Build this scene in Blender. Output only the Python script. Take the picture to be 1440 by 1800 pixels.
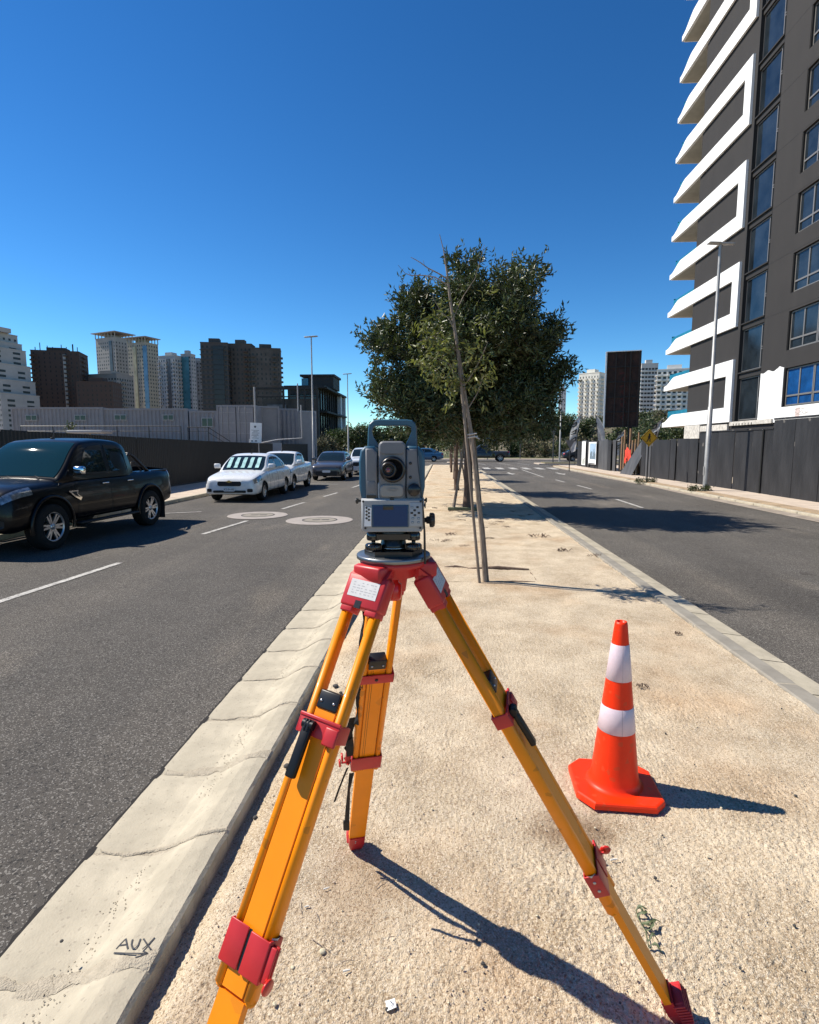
import bpy, bmesh, math, random
import numpy as np
from mathutils import Vector, Matrix, Euler
random.seed(7); RNG = np.random.default_rng(7)
for o in list(bpy.data.objects): bpy.data.objects.remove(o)
S = bpy.context.scene
COL = S.collection
R = math.radians
# ------------------------------------------------------------------ camera
H = 1.6; PITCH = math.atan(117/986); YAW = math.atan(59*math.cos(PITCH)/986)
cam = bpy.data.cameras.new('camera'); camo = bpy.data.objects.new('camera', cam); COL.objects.link(camo)
cam.sensor_fit = 'HORIZONTAL'; cam.sensor_width = 36; cam.lens = 986/1440*36
cam.clip_start = 0.05; cam.clip_end = 6000
camo.location = (0, 0, H); camo.rotation_euler = (math.pi/2-PITCH, 0, YAW)
S.camera = camo
# ------------------------------------------------------------------ light
SUNV = Vector((-.84, .17, 1.0)).normalized()
EL = math.asin(SUNV.z); AZ = math.atan2(SUNV.x, SUNV.y)
w = bpy.data.worlds.new('World'); S.world = w; w.use_nodes = True
nt = w.node_tree; nt.nodes.clear()
sky = nt.nodes.new('ShaderNodeTexSky'); sky.sky_type = 'NISHITA'; sky.sun_disc = False
sky.sun_elevation = EL; sky.sun_rotation = AZ
sky.altitude = 3000; sky.air_density = 1.15; sky.dust_density = 0.0; sky.ozone_density = 1.0
bg = nt.nodes.new('ShaderNodeBackground'); bg.inputs[1].default_value = 0.071
out = nt.nodes.new('ShaderNodeOutputWorld')
hs = nt.nodes.new('ShaderNodeHueSaturation'); hs.inputs['Saturation'].default_value = 1.28
gmm = nt.nodes.new('ShaderNodeGamma'); gmm.inputs[1].default_value = 1.2
mu = nt.nodes.new('ShaderNodeMix'); mu.data_type = 'RGBA'; mu.blend_type = 'MULTIPLY'; mu.inputs[0].default_value = 1; mu.inputs[7].default_value = (.82, 1.11, 1.15, 1)
nt.links.new(sky.outputs[0], hs.inputs['Color']); nt.links.new(hs.outputs[0], gmm.inputs[0]); nt.links.new(gmm.outputs[0], mu.inputs[6]); nt.links.new(mu.outputs[2], bg.inputs[0])
nt.links.new(bg.outputs[0], out.inputs[0])
sl = bpy.data.lights.new('sun', 'SUN'); sl.energy = 5.0; sl.angle = R(.5); sl.color = (1, .935, .82)
so = bpy.data.objects.new('sun', sl); COL.objects.link(so); so.location = (-20, 5, 30)
so.rotation_euler = SUNV.to_track_quat('Z', 'Y').to_euler()
S.view_settings.view_transform = 'Standard'; S.view_settings.look = 'None'
S.view_settings.gamma = 1; S.view_settings.exposure = 0.45; S.view_settings.use_curve_mapping = False
S.render.engine = 'CYCLES'

# ------------------------------------------------------------------ projection helpers for measuring
def ray(px, py):
    x = (px-720)/986; y = -(py-900)/986
    f = math.cos(PITCH)+y*math.sin(PITCH); u = -math.sin(PITCH)+y*math.cos(PITCH)
    return x*math.cos(YAW)-f*math.sin(YAW), x*math.sin(YAW)+f*math.cos(YAW), u
def G(px, py, z=0.0):
    X, Y, u = ray(px, py); t = (z-H)/u
    return X*t, Y*t
def AY(px, py, y):
    X, Y, u = ray(px, py); t = y/Y
    return X*t, H+u*t
# ------------------------------------------------------------------ materials
MATS = {}
def mat(name, col, rough=.6, metal=0, var=0, vscale=8, bump=0, bscale=60, coat=0, spec=.5, col2=None, detail=4,
        stretch=None, island=0, transl=0, ior=None, bdist=.01):
    if name in MATS: return MATS[name]
    m = bpy.data.materials.new(name); m.use_nodes = True; n = m.node_tree.nodes; l = m.node_tree.links
    b = n['Principled BSDF']; b.inputs['Base Color'].default_value = (*col, 1)
    b.inputs['Roughness'].default_value = rough; b.inputs['Metallic'].default_value = metal
    b.inputs['Specular IOR Level'].default_value = spec
    if coat: b.inputs['Coat Weight'].default_value = coat; b.inputs['Coat Roughness'].default_value = .04
    if ior: b.inputs['IOR'].default_value = ior
    tc = n.new('ShaderNodeTexCoord'); src = tc.outputs['Object']
    if stretch:
        mp = n.new('ShaderNodeMapping'); mp.inputs['Scale'].default_value = stretch
        l.new(src, mp.inputs[0]); src = mp.outputs[0]
    if var or col2:
        t = n.new('ShaderNodeTexNoise'); t.inputs['Scale'].default_value = vscale; t.inputs['Detail'].default_value = detail
        t.inputs['Roughness'].default_value = .65
        l.new(src, t.inputs[0]); r = n.new('ShaderNodeValToRGB')
        a = tuple(max(0, c*(1-var)) for c in col); d = col2 if col2 else tuple(min(1, c*(1+var)) for c in col)
        r.color_ramp.elements[0].position = .32; r.color_ramp.elements[1].position = .68
        r.color_ramp.elements[0].color = (*a, 1); r.color_ramp.elements[1].color = (*d, 1)
        l.new(t.outputs['Fac'], r.inputs[0]); last = r.outputs[0]
        if island:
            g = n.new('ShaderNodeNewGeometry'); hs = n.new('ShaderNodeHueSaturation')
            mr = n.new('ShaderNodeMapRange'); mr.inputs[3].default_value = 1-island; mr.inputs[4].default_value = 1+island
            l.new(g.outputs['Random Per Island'], mr.inputs[0]); l.new(mr.outputs[0], hs.inputs['Value'])
            mr2 = n.new('ShaderNodeMapRange'); mr2.inputs[3].default_value = .47; mr2.inputs[4].default_value = .53
            l.new(g.outputs['Random Per Island'], mr2.inputs[0]); l.new(mr2.outputs[0], hs.inputs['Hue'])
            l.new(last, hs.inputs['Color']); last = hs.outputs[0]
        l.new(last, b.inputs['Base Color'])
        rr = n.new('ShaderNodeMapRange'); rr.inputs[3].default_value = max(.03, rough-.08); rr.inputs[4].default_value = min(1, rough+.08)
        l.new(t.outputs['Fac'], rr.inputs[0]); l.new(rr.outputs[0], b.inputs['Roughness'])
    if bump:
        t2 = n.new('ShaderNodeTexNoise'); t2.inputs['Scale'].default_value = bscale; t2.inputs['Detail'].default_value = 3
        l.new(src, t2.inputs[0]); bp = n.new('ShaderNodeBump'); bp.inputs['Strength'].default_value = bump
        bp.inputs['Distance'].default_value = bdist
        l.new(t2.outputs['Fac'], bp.inputs['Height']); l.new(bp.outputs[0], b.inputs['Normal'])
    if transl:
        tr = n.new('ShaderNodeBsdfTranslucent'); mx = n.new('ShaderNodeMixShader'); mx.inputs[0].default_value = transl
        tr.inputs[0].default_value = (col[0]*1.6, col[1]*1.8, col[2]*.8, 1)
        o = n['Material Output']; l.new(b.outputs[0], mx.inputs[1]); l.new(tr.outputs[0], mx.inputs[2]); l.new(mx.outputs[0], o.inputs[0])
    MATS[name] = m
    return m
def addnode_speckle(m, scale, col, thr, amount=1.0):
    """scatter small light or dark specks over a material's colour"""
    n = m.node_tree.nodes; l = m.node_tree.links; b = n['Principled BSDF']
    tc = n.new('ShaderNodeTexCoord'); v = n.new('ShaderNodeTexVoronoi'); v.inputs['Scale'].default_value = scale
    l.new(tc.outputs['Object'], v.inputs[0])
    r = n.new('ShaderNodeSeparateColor'); l.new(v.outputs['Color'], r.inputs[0])
    c = n.new('ShaderNodeMath'); c.operation = 'GREATER_THAN'; c.inputs[1].default_value = thr; l.new(r.outputs[0], c.inputs[0])
    c2 = n.new('ShaderNodeMath'); c2.operation = 'MULTIPLY'; l.new(c.outputs[0], c2.inputs[0]); c2.inputs[1].default_value = amount
    mx = n.new('ShaderNodeMix'); mx.data_type = 'RGBA'; l.new(c2.outputs[0], mx.inputs[0])
    s = b.inputs['Base Color']
    if s.links: l.new(s.links[0].from_socket, mx.inputs[6])
    else: mx.inputs[6].default_value = s.default_value
    mx.inputs[7].default_value = (*col, 1); l.new(mx.outputs[2], s)
    return m
# ------------------------------------------------------------------ mesh builder
class MB:
    def __init__(s): s.v = []; s.f = []; s.sm = []
    def add(s, v, f, smooth=False, M=None):
        k = len(s.v)
        if M is not None: v = [tuple(M @ Vector(p)) for p in v]
        s.v += [tuple(p) for p in v]; s.f += [tuple(i+k for i in q) for q in f]; s.sm += [smooth]*len(f)
        return s
    def box(s, a, b, M=None, bev=0):
        x0, y0, z0 = a; x1, y1, z1 = b
        if bev:
            bm = bmesh.new(); bmesh.ops.create_cube(bm, size=1)
            for q in bm.verts: q.co = Vector(((x0+x1)/2+q.co.x*(x1-x0), (y0+y1)/2+q.co.y*(y1-y0), (z0+z1)/2+q.co.z*(z1-z0)))
            bmesh.ops.bevel(bm, geom=bm.edges[:], offset=bev, segments=2, profile=.5, affect='EDGES')
            bm.verts.index_update()
            s.add([q.co[:] for q in bm.verts], [[q.index for q in f.verts] for f in bm.faces], True, M); bm.free(); return s
        v = [(x0,y0,z0),(x1,y0,z0),(x1,y1,z0),(x0,y1,z0),(x0,y0,z1),(x1,y0,z1),(x1,y1,z1),(x0,y1,z1)]
        return s.add(v, [(0,3,2,1),(4,5,6,7),(0,1,5,4),(1,2,6,5),(2,3,7,6),(3,0,4,7)], False, M)
    def tube(s, pts, r, n=8, cap=True, M=None, flat=None):
        """round (or flattened) bar through points; r number or list"""
        pts = [Vector(p) for p in pts]; m = len(pts)
        rs = r if isinstance(r, (list, tuple)) else [r]*m
        v = []; f = []
        t0 = (pts[1]-pts[0]).normalized(); up = Vector((0, 0, 1)) if abs(t0.z) < .95 else Vector((1, 0, 0))
        a = t0.cross(up).normalized()
        for i, p in enumerate(pts):
            t = (pts[min(i+1, m-1)]-pts[max(i-1, 0)]).normalized()
            a = (a-t*a.dot(t)).normalized(); b = t.cross(a)
            for j in range(n):
                an = 2*math.pi*j/n
                q = p+a*math.cos(an)*rs[i]+b*math.sin(an)*rs[i]*(flat if flat else 1); v.append(q[:])
        for i in range(m-1):
            for j in range(n):
                f.append((i*n+j, i*n+(j+1) % n, (i+1)*n+(j+1) % n, (i+1)*n+j))
        s.add(v, f, n > 5, M)
        if cap: s.add(v, [tuple(range(n))[::-1], tuple(range((m-1)*n, m*n))], False, M)
        return s
    def lathe(s, prof, n=24, M=None, cap=True, smooth=True):
        v = []; f = []
        for r, z in prof:
            for j in range(n): v.append((r*math.cos(2*math.pi*j/n), r*math.sin(2*math.pi*j/n), z))
        for i in range(len(prof)-1):
            for j in range(n): f.append((i*n+j, i*n+(j+1) % n, (i+1)*n+(j+1) % n, (i+1)*n+j))
        s.add(v, f, smooth, M)
        if cap: s.add(v, [tuple(range(n))[::-1], tuple(range((len(prof)-1)*n, len(prof)*n))], False, M)
        return s
    def prism(s, poly, z0, z1, M=None, inset=0):
        """polygon in xy extruded z0..z1"""
        n = len(poly); v = [(x, y, z0) for x, y in poly]+[(x, y, z1) for x, y in poly]
        if inset:
            cx = sum(p[0] for p in poly)/n; cy = sum(p[1] for p in poly)/n
            v[n:] = [(cx+(x-cx)*(1-inset), cy+(y-cy)*(1-inset), z1) for x, y in poly]
        return s.add(v, [tuple(range(n))[::-1], tuple(range(n, 2*n))]+[(i, (i+1) % n, n+(i+1) % n, n+i) for i in range(n)], False, M)
    def mesh(s, name):
        me = bpy.data.meshes.new(name); me.from_pydata(s.v, [], s.f); me.validate()
        if any(s.sm) and len(s.sm) == len(me.polygons): me.polygons.foreach_set('use_smooth', s.sm)
        me.update()
        bm = bmesh.new(); bm.from_mesh(me); bmesh.ops.recalc_face_normals(bm, faces=bm.faces); bm.to_mesh(me); bm.free()
        return me
def link(name, me, m, parent=None, M=None, **kw):
    if m is not None and not me.materials: me.materials.append(m)
    o = bpy.data.objects.new(name, me); COL.objects.link(o)
    if parent is not None: o.parent = parent
    if M is not None: o.matrix_local = M
    for k, v in kw.items(): o[k] = v
    return o
def obj(name, mb, m, parent=None, **kw): return link(name, mb.mesh(name), m, parent, **kw)
def piece(name, me, m, parent, loc=(0, 0, 0), rot=(0, 0, 0), sc=(1, 1, 1)):
    o = bpy.data.objects.new(name, me)
    if m is not None and not me.materials: me.materials.append(m)
    COL.objects.link(o); o.parent = parent; o.location = loc; o.rotation_euler = rot; o.scale = sc
    return o
def thing(name, label, cat, loc=(0, 0, 0), rz=0, group=None):
    o = bpy.data.objects.new(name, None); COL.objects.link(o); o.empty_display_size = .1
    o.location = loc; o.rotation_euler = (0, 0, rz); o['label'] = label; o['category'] = cat
    if group: o['group'] = group
    return o
def single(name, mb, m, label, cat, group=None, loc=None, rz=0):
    o = obj(name, mb, m); o['label'] = label; o['category'] = cat
    if group: o['group'] = group
    if loc: o.location = loc; o.rotation_euler = (0, 0, rz)
    return o
def setting(name, mb, m): 
    o = obj(name, mb, m) if isinstance(mb, MB) else link(name, mb, m)
    o['kind'] = 'structure'; return o
def copy_tree(o, parent=None, **kw):
    c = o.copy(); COL.objects.link(c)
    if parent is not None: c.parent = parent
    for k, v in kw.items(): c[k] = v
    for ch in list(o.children): copy_tree(ch, c)
    return c
def text_mesh(txt, size, depth=.002, M=None, align='CENTER', shear=0):
    cu = bpy.data.curves.new('lettering', 'FONT'); cu.body = txt; cu.size = size; cu.extrude = depth; cu.align_x = align; cu.align_y = 'CENTER'; cu.shear = shear
    cu.resolution_u = 2
    o = bpy.data.objects.new('tmp', cu); COL.objects.link(o)
    dg = bpy.context.evaluated_depsgraph_get(); me = bpy.data.meshes.new_from_object(o.evaluated_get(dg))
    bpy.data.objects.remove(o)
    if M is not None: me.transform(M)
    return me
def npmesh(name, v, f, smooth=False):
    """v (n,3) array, f (m,k) array with k 3 or 4"""
    me = bpy.data.meshes.new(name); v = np.asarray(v, np.float32); f = np.asarray(f, np.int32); k = f.shape[1]
    me.vertices.add(len(v)); me.vertices.foreach_set('co', v.ravel())
    me.loops.add(f.size); me.loops.foreach_set('vertex_index', f.ravel())
    me.polygons.add(len(f)); me.polygons.foreach_set('loop_start', np.arange(0, f.size, k, dtype=np.int32))
    try: me.polygons.foreach_set('loop_total', np.full(len(f), k, np.int32))
    except Exception: pass
    if smooth: me.polygons.foreach_set('use_smooth', np.ones(len(f), bool))
    me.update(calc_edges=True); return me
_lat = np.random.default_rng(3).random((256, 256))
def vnoise(x, y):
    xi = np.floor(x).astype(int); yi = np.floor(y).astype(int); fx = x-xi; fy = y-yi
    fx = fx*fx*(3-2*fx); fy = fy*fy*(3-2*fy)
    g = lambda a, b: _lat[a & 255, b & 255]
    return (g(xi, yi)*(1-fx)+g(xi+1, yi)*fx)*(1-fy)+(g(xi, yi+1)*(1-fx)+g(xi+1, yi+1)*fx)*fy-.5

# ------------------------------------------------------------------ material set
M_sand = mat('sand', (.47,.363,.24), .95, var=.2, vscale=2.2, bump=1, bscale=210, col2=(.67,.555,.40), detail=14, bdist=.007, spec=.1)
addnode_speckle(M_sand, 230, (.74,.64,.50), .72, .6); addnode_speckle(M_sand, 190, (.22,.14,.08), .86, .6)
def sand_patches(m):
    """warm soil patches, plus the dark damp stain beside the cone"""
    n = m.node_tree.nodes; l = m.node_tree.links; b = n['Principled BSDF']; s = b.inputs['Base Color']
    tc = n.new('ShaderNodeTexCoord'); t = n.new('ShaderNodeTexNoise'); t.inputs['Scale'].default_value = .9; t.inputs['Detail'].default_value = 6
    l.new(tc.outputs['Object'], t.inputs[0]); r = n.new('ShaderNodeMapRange'); r.inputs[1].default_value = .5; r.inputs[2].default_value = .68; r.inputs[4].default_value = .45
    l.new(t.outputs['Fac'], r.inputs[0]); mx = n.new('ShaderNodeMix'); mx.data_type = 'RGBA'; mx.blend_type = 'MULTIPLY'
    l.new(r.outputs[0], mx.inputs[0]); l.new(s.links[0].from_socket, mx.inputs[6]); mx.inputs[7].default_value = (.82, .60, .42, 1)
    last = mx.outputs[2]
    for (x, y), rx, ry, k in (((.56, 2.22), .19, .13, .62), ((-.30, 1.85), .16, .22, .4), ((-.62, 1.5), .14, .5, .3), ((-.1, 1.28), .25, .12, .3)):
        mp = n.new('ShaderNodeMapping'); mp.vector_type = 'TEXTURE'; mp.inputs['Location'].default_value = (x, y, 0); mp.inputs['Scale'].default_value = (rx, ry, 1)
        l.new(tc.outputs['Object'], mp.inputs[0])
        nz = n.new('ShaderNodeTexNoise'); nz.inputs['Scale'].default_value = 14; nz.inputs['Detail'].default_value = 8; l.new(tc.outputs['Object'], nz.inputs[0])
        ln = n.new('ShaderNodeVectorMath'); ln.operation = 'LENGTH'; l.new(mp.outputs[0], ln.inputs[0])
        ad = n.new('ShaderNodeMath'); ad.operation = 'MULTIPLY_ADD'; ad.inputs[1].default_value = 1.3; l.new(nz.outputs['Fac'], ad.inputs[0]); l.new(ln.outputs['Value'], ad.inputs[2])
        mr = n.new('ShaderNodeMapRange'); mr.inputs[1].default_value = 1.1; mr.inputs[2].default_value = 1.9; mr.inputs[3].default_value = k; mr.inputs[4].default_value = 0; l.new(ad.outputs[0], mr.inputs[0])
        m2 = n.new('ShaderNodeMix'); m2.data_type = 'RGBA'; m2.blend_type = 'MULTIPLY'; l.new(mr.outputs[0], m2.inputs[0]); l.new(last, m2.inputs[6]); m2.inputs[7].default_value = (.38, .27, .19, 1); last = m2.outputs[2]
    l.new(last, s)
sand_patches(M_sand)
def road_wear(m):
    """polished wheel tracks, pale dusty patches and oil spots"""
    n = m.node_tree.nodes; l = m.node_tree.links; b = n['Principled BSDF']; s = b.inputs['Base Color']
    tc = n.new('ShaderNodeTexCoord'); last = s.links[0].from_socket
    for sc, st, lo, hi, col, k in ((.8, (1, .09, 1), .5, .7, (1.55, 1.5, 1.42, 1), .55), (.35, (1, .5, 1), .52, .66, (.68, .67, .66, 1), .6), (2.2, (1, 1, 1), .68, .74, (.45, .43, .42, 1), .6), (1.3, (1, .3, 1), .6, .7, (2.0, 1.9, 1.75, 1), .35)):
        mp = n.new('ShaderNodeMapping'); mp.inputs['Scale'].default_value = st; mp.inputs['Location'].default_value = (sc*7, sc*3, 0); l.new(tc.outputs['Object'], mp.inputs[0])
        t = n.new('ShaderNodeTexNoise'); t.inputs['Scale'].default_value = sc; t.inputs['Detail'].default_value = 9; l.new(mp.outputs[0], t.inputs[0])
        r = n.new('ShaderNodeMapRange'); r.inputs[1].default_value = lo; r.inputs[2].default_value = hi; r.inputs[4].default_value = k; l.new(t.outputs['Fac'], r.inputs[0])
        mx = n.new('ShaderNodeMix'); mx.data_type = 'RGBA'; mx.blend_type = 'MULTIPLY'; l.new(r.outputs[0], mx.inputs[0]); l.new(last, mx.inputs[6]); mx.inputs[7].default_value = col; last = mx.outputs[2]
    l.new(last, s)

M_pebble = mat('pebble', (.55,.45,.34), .9, var=.3, vscale=30, island=.18, spec=.2)
M_asph = mat('asphalt', (.090,.081,.071), .9, var=.14, vscale=1.1, bump=1, bscale=230, detail=12, bdist=.006, spec=.25)
addnode_speckle(M_asph, 160, (.32,.30,.27), .86, .6); addnode_speckle(M_asph, 110, (.02,.02,.02), .9, .7)
road_wear(M_asph)
M_asph2 = mat('asphalt_patch', (.06,.057,.055), .9, var=.2, vscale=3, bump=1, bscale=230, detail=10, bdist=.005, spec=.25)
M_conc = mat('concrete', (.43,.38,.29), .9, var=.2, vscale=4, bump=.5, bscale=120, detail=12, spec=.2, bdist=.004)
addnode_speckle(M_conc, 120, (.25,.21,.17), .965, .4)
M_conc2 = mat('concrete_grey', (.27,.245,.205), .9, var=.18, vscale=4, bump=.5, bscale=120, detail=12, spec=.2, bdist=.004)
M_mortar = mat('mortar', (.42,.365,.28), .95, var=.15, vscale=25, bump=1, bscale=140, detail=8, spec=.15, bdist=.008)
M_walk = mat('sidewalk', (.52,.43,.345), .9, var=.14, vscale=2, bump=.4, bscale=60, detail=10, spec=.2)
M_dirt = mat('dirt', (.36,.27,.18), .95, var=.3, vscale=1.5, bump=1, bscale=40, detail=12, spec=.15)
M_line = mat('road_paint', (.34,.32,.29), .8, var=.3, vscale=9, detail=12, col2=(.60,.58,.53))
addnode_speckle(M_line, 55, (.16,.15,.14), .88, .8)
M_white = mat('white_render', (.86,.85,.83), .8, var=.03, vscale=2, bump=.15, bscale=60)
M_dark = mat('dark_render', (.036,.033,.032), .85, var=.12, vscale=1.5, bump=.8, bscale=70, detail=10, stretch=(1,1,.35), spec=.3)
M_darkf = mat('dark_fascia', (.028,.026,.025), .7, spec=.3)
M_soffit = mat('soffit', (.42,.40,.35), .9, var=.1, vscale=2)
M_alu = mat('window_metal', (.22,.205,.19), .45, metal=.3)
M_glass = mat('window_glass', (.018,.024,.03), .05, spec=.5, ior=1.5, var=.6, vscale=.7)
M_glassb = mat('window_film', (.006,.06,.20), .25, var=.35, vscale=1.6, spec=.6)
M_cyan = mat('blue_sheet', (.008,.16,.25), .35, var=.2, vscale=3, spec=.6)
M_black = mat('black_plastic', (.008,.008,.009), .38)
M_rubber = mat('tyre_rubber', (.012,.012,.012), .85, spec=.3)
M_steel = mat('steel', (.5,.5,.5), .3, metal=1)
M_galv = mat('galvanised', (.36,.35,.335), .5, metal=.35, var=.15, vscale=4)
M_ply = mat('black_plywood', (.026,.026,.028), .62, var=.35, vscale=3, stretch=(1,1,.25), bump=.5, bscale=30, detail=10, spec=.35)
addnode_speckle(M_ply, 9, (.22,.2,.18), .985, .5)
M_corr = mat('corrugated_dark', (.013,.0115,.0105), .55, metal=.1, var=.2, vscale=3, stretch=(1,1,.15))
M_wood = mat('raw_wood', (.36,.21,.11), .8, var=.25, vscale=12, stretch=(1,1,.1))
M_bark = mat('bark', (.13,.085,.06), .9, var=.35, vscale=20, bump=1, bscale=40, stretch=(1,1,.3))
M_bark2 = mat('pale_bark', (.27,.21,.16), .9, var=.35, vscale=25, bump=1, bscale=60, stretch=(1,1,.25))
M_leaf = mat('leaf_dark', (.055,.068,.026), .38, var=.35, vscale=1.2, island=.5, transl=.15, col2=(.105,.125,.055), spec=.4)
M_leafy = mat('leaf_yellow', (.12,.13,.04), .42, var=.35, vscale=3, island=.5, transl=.3, col2=(.26,.24,.08), spec=.6)
M_leaff = mat('leaf_far', (.045,.07,.022), .6, var=.35, vscale=.35, island=.45, transl=.15, col2=(.10,.12,.04))
M_leafg = mat('leaf_grey', (.14,.13,.06), .7, var=.35, vscale=.5, island=.4, col2=(.2,.17,.09))
M_weed = mat('weed_green', (.09,.11,.05), .6, var=.3, vscale=30)
# ================================================================== GROUND
SX0, SX1 = -.87, 2.24
def soil(x, y):
    z = .02*vnoise(x*1.3+9, y*1.3)+.012*vnoise(x*4, y*4)
    z += -.05*np.exp(-((x-SX0)/.10)**2)
    return z
ys = [.3]
while ys[-1] < 6.5: ys.append(ys[-1]+max(.0042, ys[-1]**1.5*.0021))
ys = np.array(ys); xs = np.linspace(SX0-.02, SX1+.02, 760)
X, Y = np.meshgrid(xs, ys)
Z = soil(X, Y)
fade = np.clip((7.5-Y)/5, .25, 1)
clod = np.clip(vnoise(X*2.1, Y*2.1)+.35, 0, 1)
Z += fade*(.0035*np.abs(vnoise(X*42, Y*42))*2*(.2+1.1*clod)+.0055*vnoise(X*88+5, Y*88)*(.5+clod)+.008*vnoise(X*13, Y*13+7)+.006*vnoise(X*24, Y*70)*clod+.0075*vnoise(X*190, Y*190)*(.4+clod))
ny, nx = X.shape
idx = np.arange(nx*ny).reshape(ny, nx)
F4 = np.stack([idx[:-1,:-1], idx[:-1,1:], idx[1:,1:], idx[1:,:-1]], -1).reshape(-1, 4)
me = npmesh('median_sand', np.stack([X, Y, Z], -1).reshape(-1, 3), F4, True)
setting('median_sand', me, M_sand)
YE = float(ys[-1])
# farther sand
ys2 = np.linspace(YE, 47, 500); xs2 = np.linspace(SX0-.02, SX1+.02, 60); X, Y = np.meshgrid(xs2, ys2)
Z = soil(X, Y)+.014*vnoise(X*9, Y*9)+.012*vnoise(X*16, Y*30)
ny, nx = X.shape; idx = np.arange(nx*ny).reshape(ny, nx)
F4 = np.stack([idx[:-1,:-1], idx[:-1,1:], idx[1:,1:], idx[1:,:-1]], -1).reshape(-1, 4)
setting('median_sand_far', npmesh('median_sand_far', np.stack([X, Y, Z], -1).reshape(-1, 3), F4, True), M_sand)
setting('median_sand_near', MB().add([(SX0,-6,0),(SX1,-6,0),(SX1,.31,0),(SX0,.31,0)], [(0,1,2,3)]), M_sand)
# pebbles: stuff
N = 20000
py_ = .9+RNG.random(N)**1.6*7; px_ = SX0+.05+RNG.random(N)*(SX1-SX0-.1)
keep = vnoise(px_*2.1, py_*2.1)+RNG.random(N)*.9 > .1; px_, py_ = px_[keep], py_[keep]; N = len(px_)
s_ = .0012+.0036*RNG.random(N)**3.5; oc = np.array([(1,0,0),(0,1,0),(-1,0,0),(0,-1,0),(0,0,.7),(0,0,-.6)], float)
ang = RNG.random(N)*6.28; jit = .75+.5*RNG.random((N, 6, 3)); V = oc[None]*jit*s_[:, None, None]
c, s = np.cos(ang)[:, None], np.sin(ang)[:, None]
V = np.stack([V[..., 0]*c-V[..., 1]*s, V[..., 0]*s+V[..., 1]*c, V[..., 2]], -1)
V += np.stack([px_, py_, soil(px_, py_)+.0035], -1)[:, None]
T = np.array([(0,1,4),(1,2,4),(2,3,4),(3,0,4),(1,0,5),(2,1,5),(3,2,5),(0,3,5)])
Fp = (T[None]+6*np.arange(N)[:, None, None]).reshape(-1, 3)
g = link('gravel', npmesh('gravel', V.reshape(-1, 3), Fp), M_pebble); g['kind'] = 'stuff'; g['label'] = 'fine loose gravel scattered over the pale sandy median'; g['category'] = 'gravel'
# terrain under all
gm = MB().add([(-3000,-300,-.16),(3000,-300,-.16),(3000,4000,-.16),(-3000,4000,-.16)], [(0,1,2,3)])
setting('ground', gm, M_dirt)
RZ = -.1
def sheet(x0, x1, y0, y1, z): return MB().add([(x0,y0,z),(x1,y0,z),(x1,y1,z),(x0,y1,z)], [(0,1,2,3)])
# asphalt with worn edge
def road(name, x0, x1, y0, y1):
    nx, ny = 40, 400; X, Y = np.meshgrid(np.linspace(x0, x1, nx), np.linspace(y0, y1, ny))
    Z = RZ+.006*vnoise(X*1.1, Y*.7)
    idx = np.arange(nx*ny).reshape(ny, nx)
    F4 = np.stack([idx[:-1,:-1], idx[:-1,1:], idx[1:,1:], idx[1:,:-1]], -1).reshape(-1, 4)
    setting(name, npmesh(name, np.stack([X, Y, Z], -1).reshape(-1, 3), F4, True), M_asph)
road('road_left', -7.95, -1.46, -6, 48); road('road_right', 2.66, 8.8, -6, 48)
setting('cross_road', sheet(-120, 120, 48, 66, RZ), M_asph)
setting('road_far_left', sheet(-8, -1.6, 66, 68, RZ+.001), M_asph)

# ---- kerbs: one object per block near by, longer runs farther on
def profile_run(prof, y0, y1, n=6, wob=0, chip=0):
    mb = MB(); v = []; k = len(prof)
    for i in range(n+1):
        y = y0+(y1-y0)*i/n
        e = .006 if i in (0, n) else 0
        for j, (x, z) in enumerate(prof):
            v.append((x+(random.uniform(-1, 1)*chip if 0 < j < k-1 else 0), y, z-e*(0 < j < k-1)+random.uniform(-1, 1)*chip*.6))
    f = [(i*k+j, i*k+j+1, (i+1)*k+j+1, (i+1)*k+j) for i in range(n) for j in range(k-1)]
    f += [tuple(range(k)), tuple(range(n*k, n*k+k))[::-1]]
    return mb.add(v, f, False)
LP = [(-1.46,-.16),(-1.46,-.092),(-1.30,-.086),(-1.19,-.078),(-1.12,-.055),(-1.05,-.012),(-.99,.018),(-.93,.027),(-.885,.026),(-.872,.014),(-.87,-.14)]
RP = [(2.235,-.14),(2.24,.015),(2.25,.025),(2.365,.022),(2.38,.012),(2.405,-.052),(2.45,-.066),(2.66,-.088),(2.66,-.16)]
kl = setting('kerb_left_of_median', sheet(-1.45,-.88,-6,.3,-.12), M_conc); kr = setting('kerb_right_of_median', sheet(2.23,2.65,-6,.3,-.12), M_conc)
def kerbline(root, prof, m, step, y_end, start):
    y = start; meshes = [profile_run(prof, 0, step-.008, 10, chip=.0012).mesh('kerb_block') for _ in range(5)]
    i = 0
    while y < y_end:
        o = piece('kerb_block', meshes[i % 5], m, root, (0, y, random.uniform(-.001, .001)), (0, 0, random.uniform(-.0015, .0015))); y += step; i += 1
    rest = MB()
    while y < 47: 
        a = profile_run(prof, y, y+step*2-.012, 2, chip=.002); rest.add(a.v, a.f); y += step*2
    obj('kerb_run', rest, m, root, kind='stuff')
    mm = MB(); k = len(prof)           # mortar bed filling the joints, slightly below the blocks
    pr = [(x, z-.006) for x, z in prof]
    a = profile_run(pr, -1, 47, 60); mm.add(a.v, a.f); obj('mortar_bed', mm, M_mortar, root)
kerbline(kl, LP, M_conc, .58, 16, -.82); kerbline(kr, RP, M_conc2, .62, 16, -.6)
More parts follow.
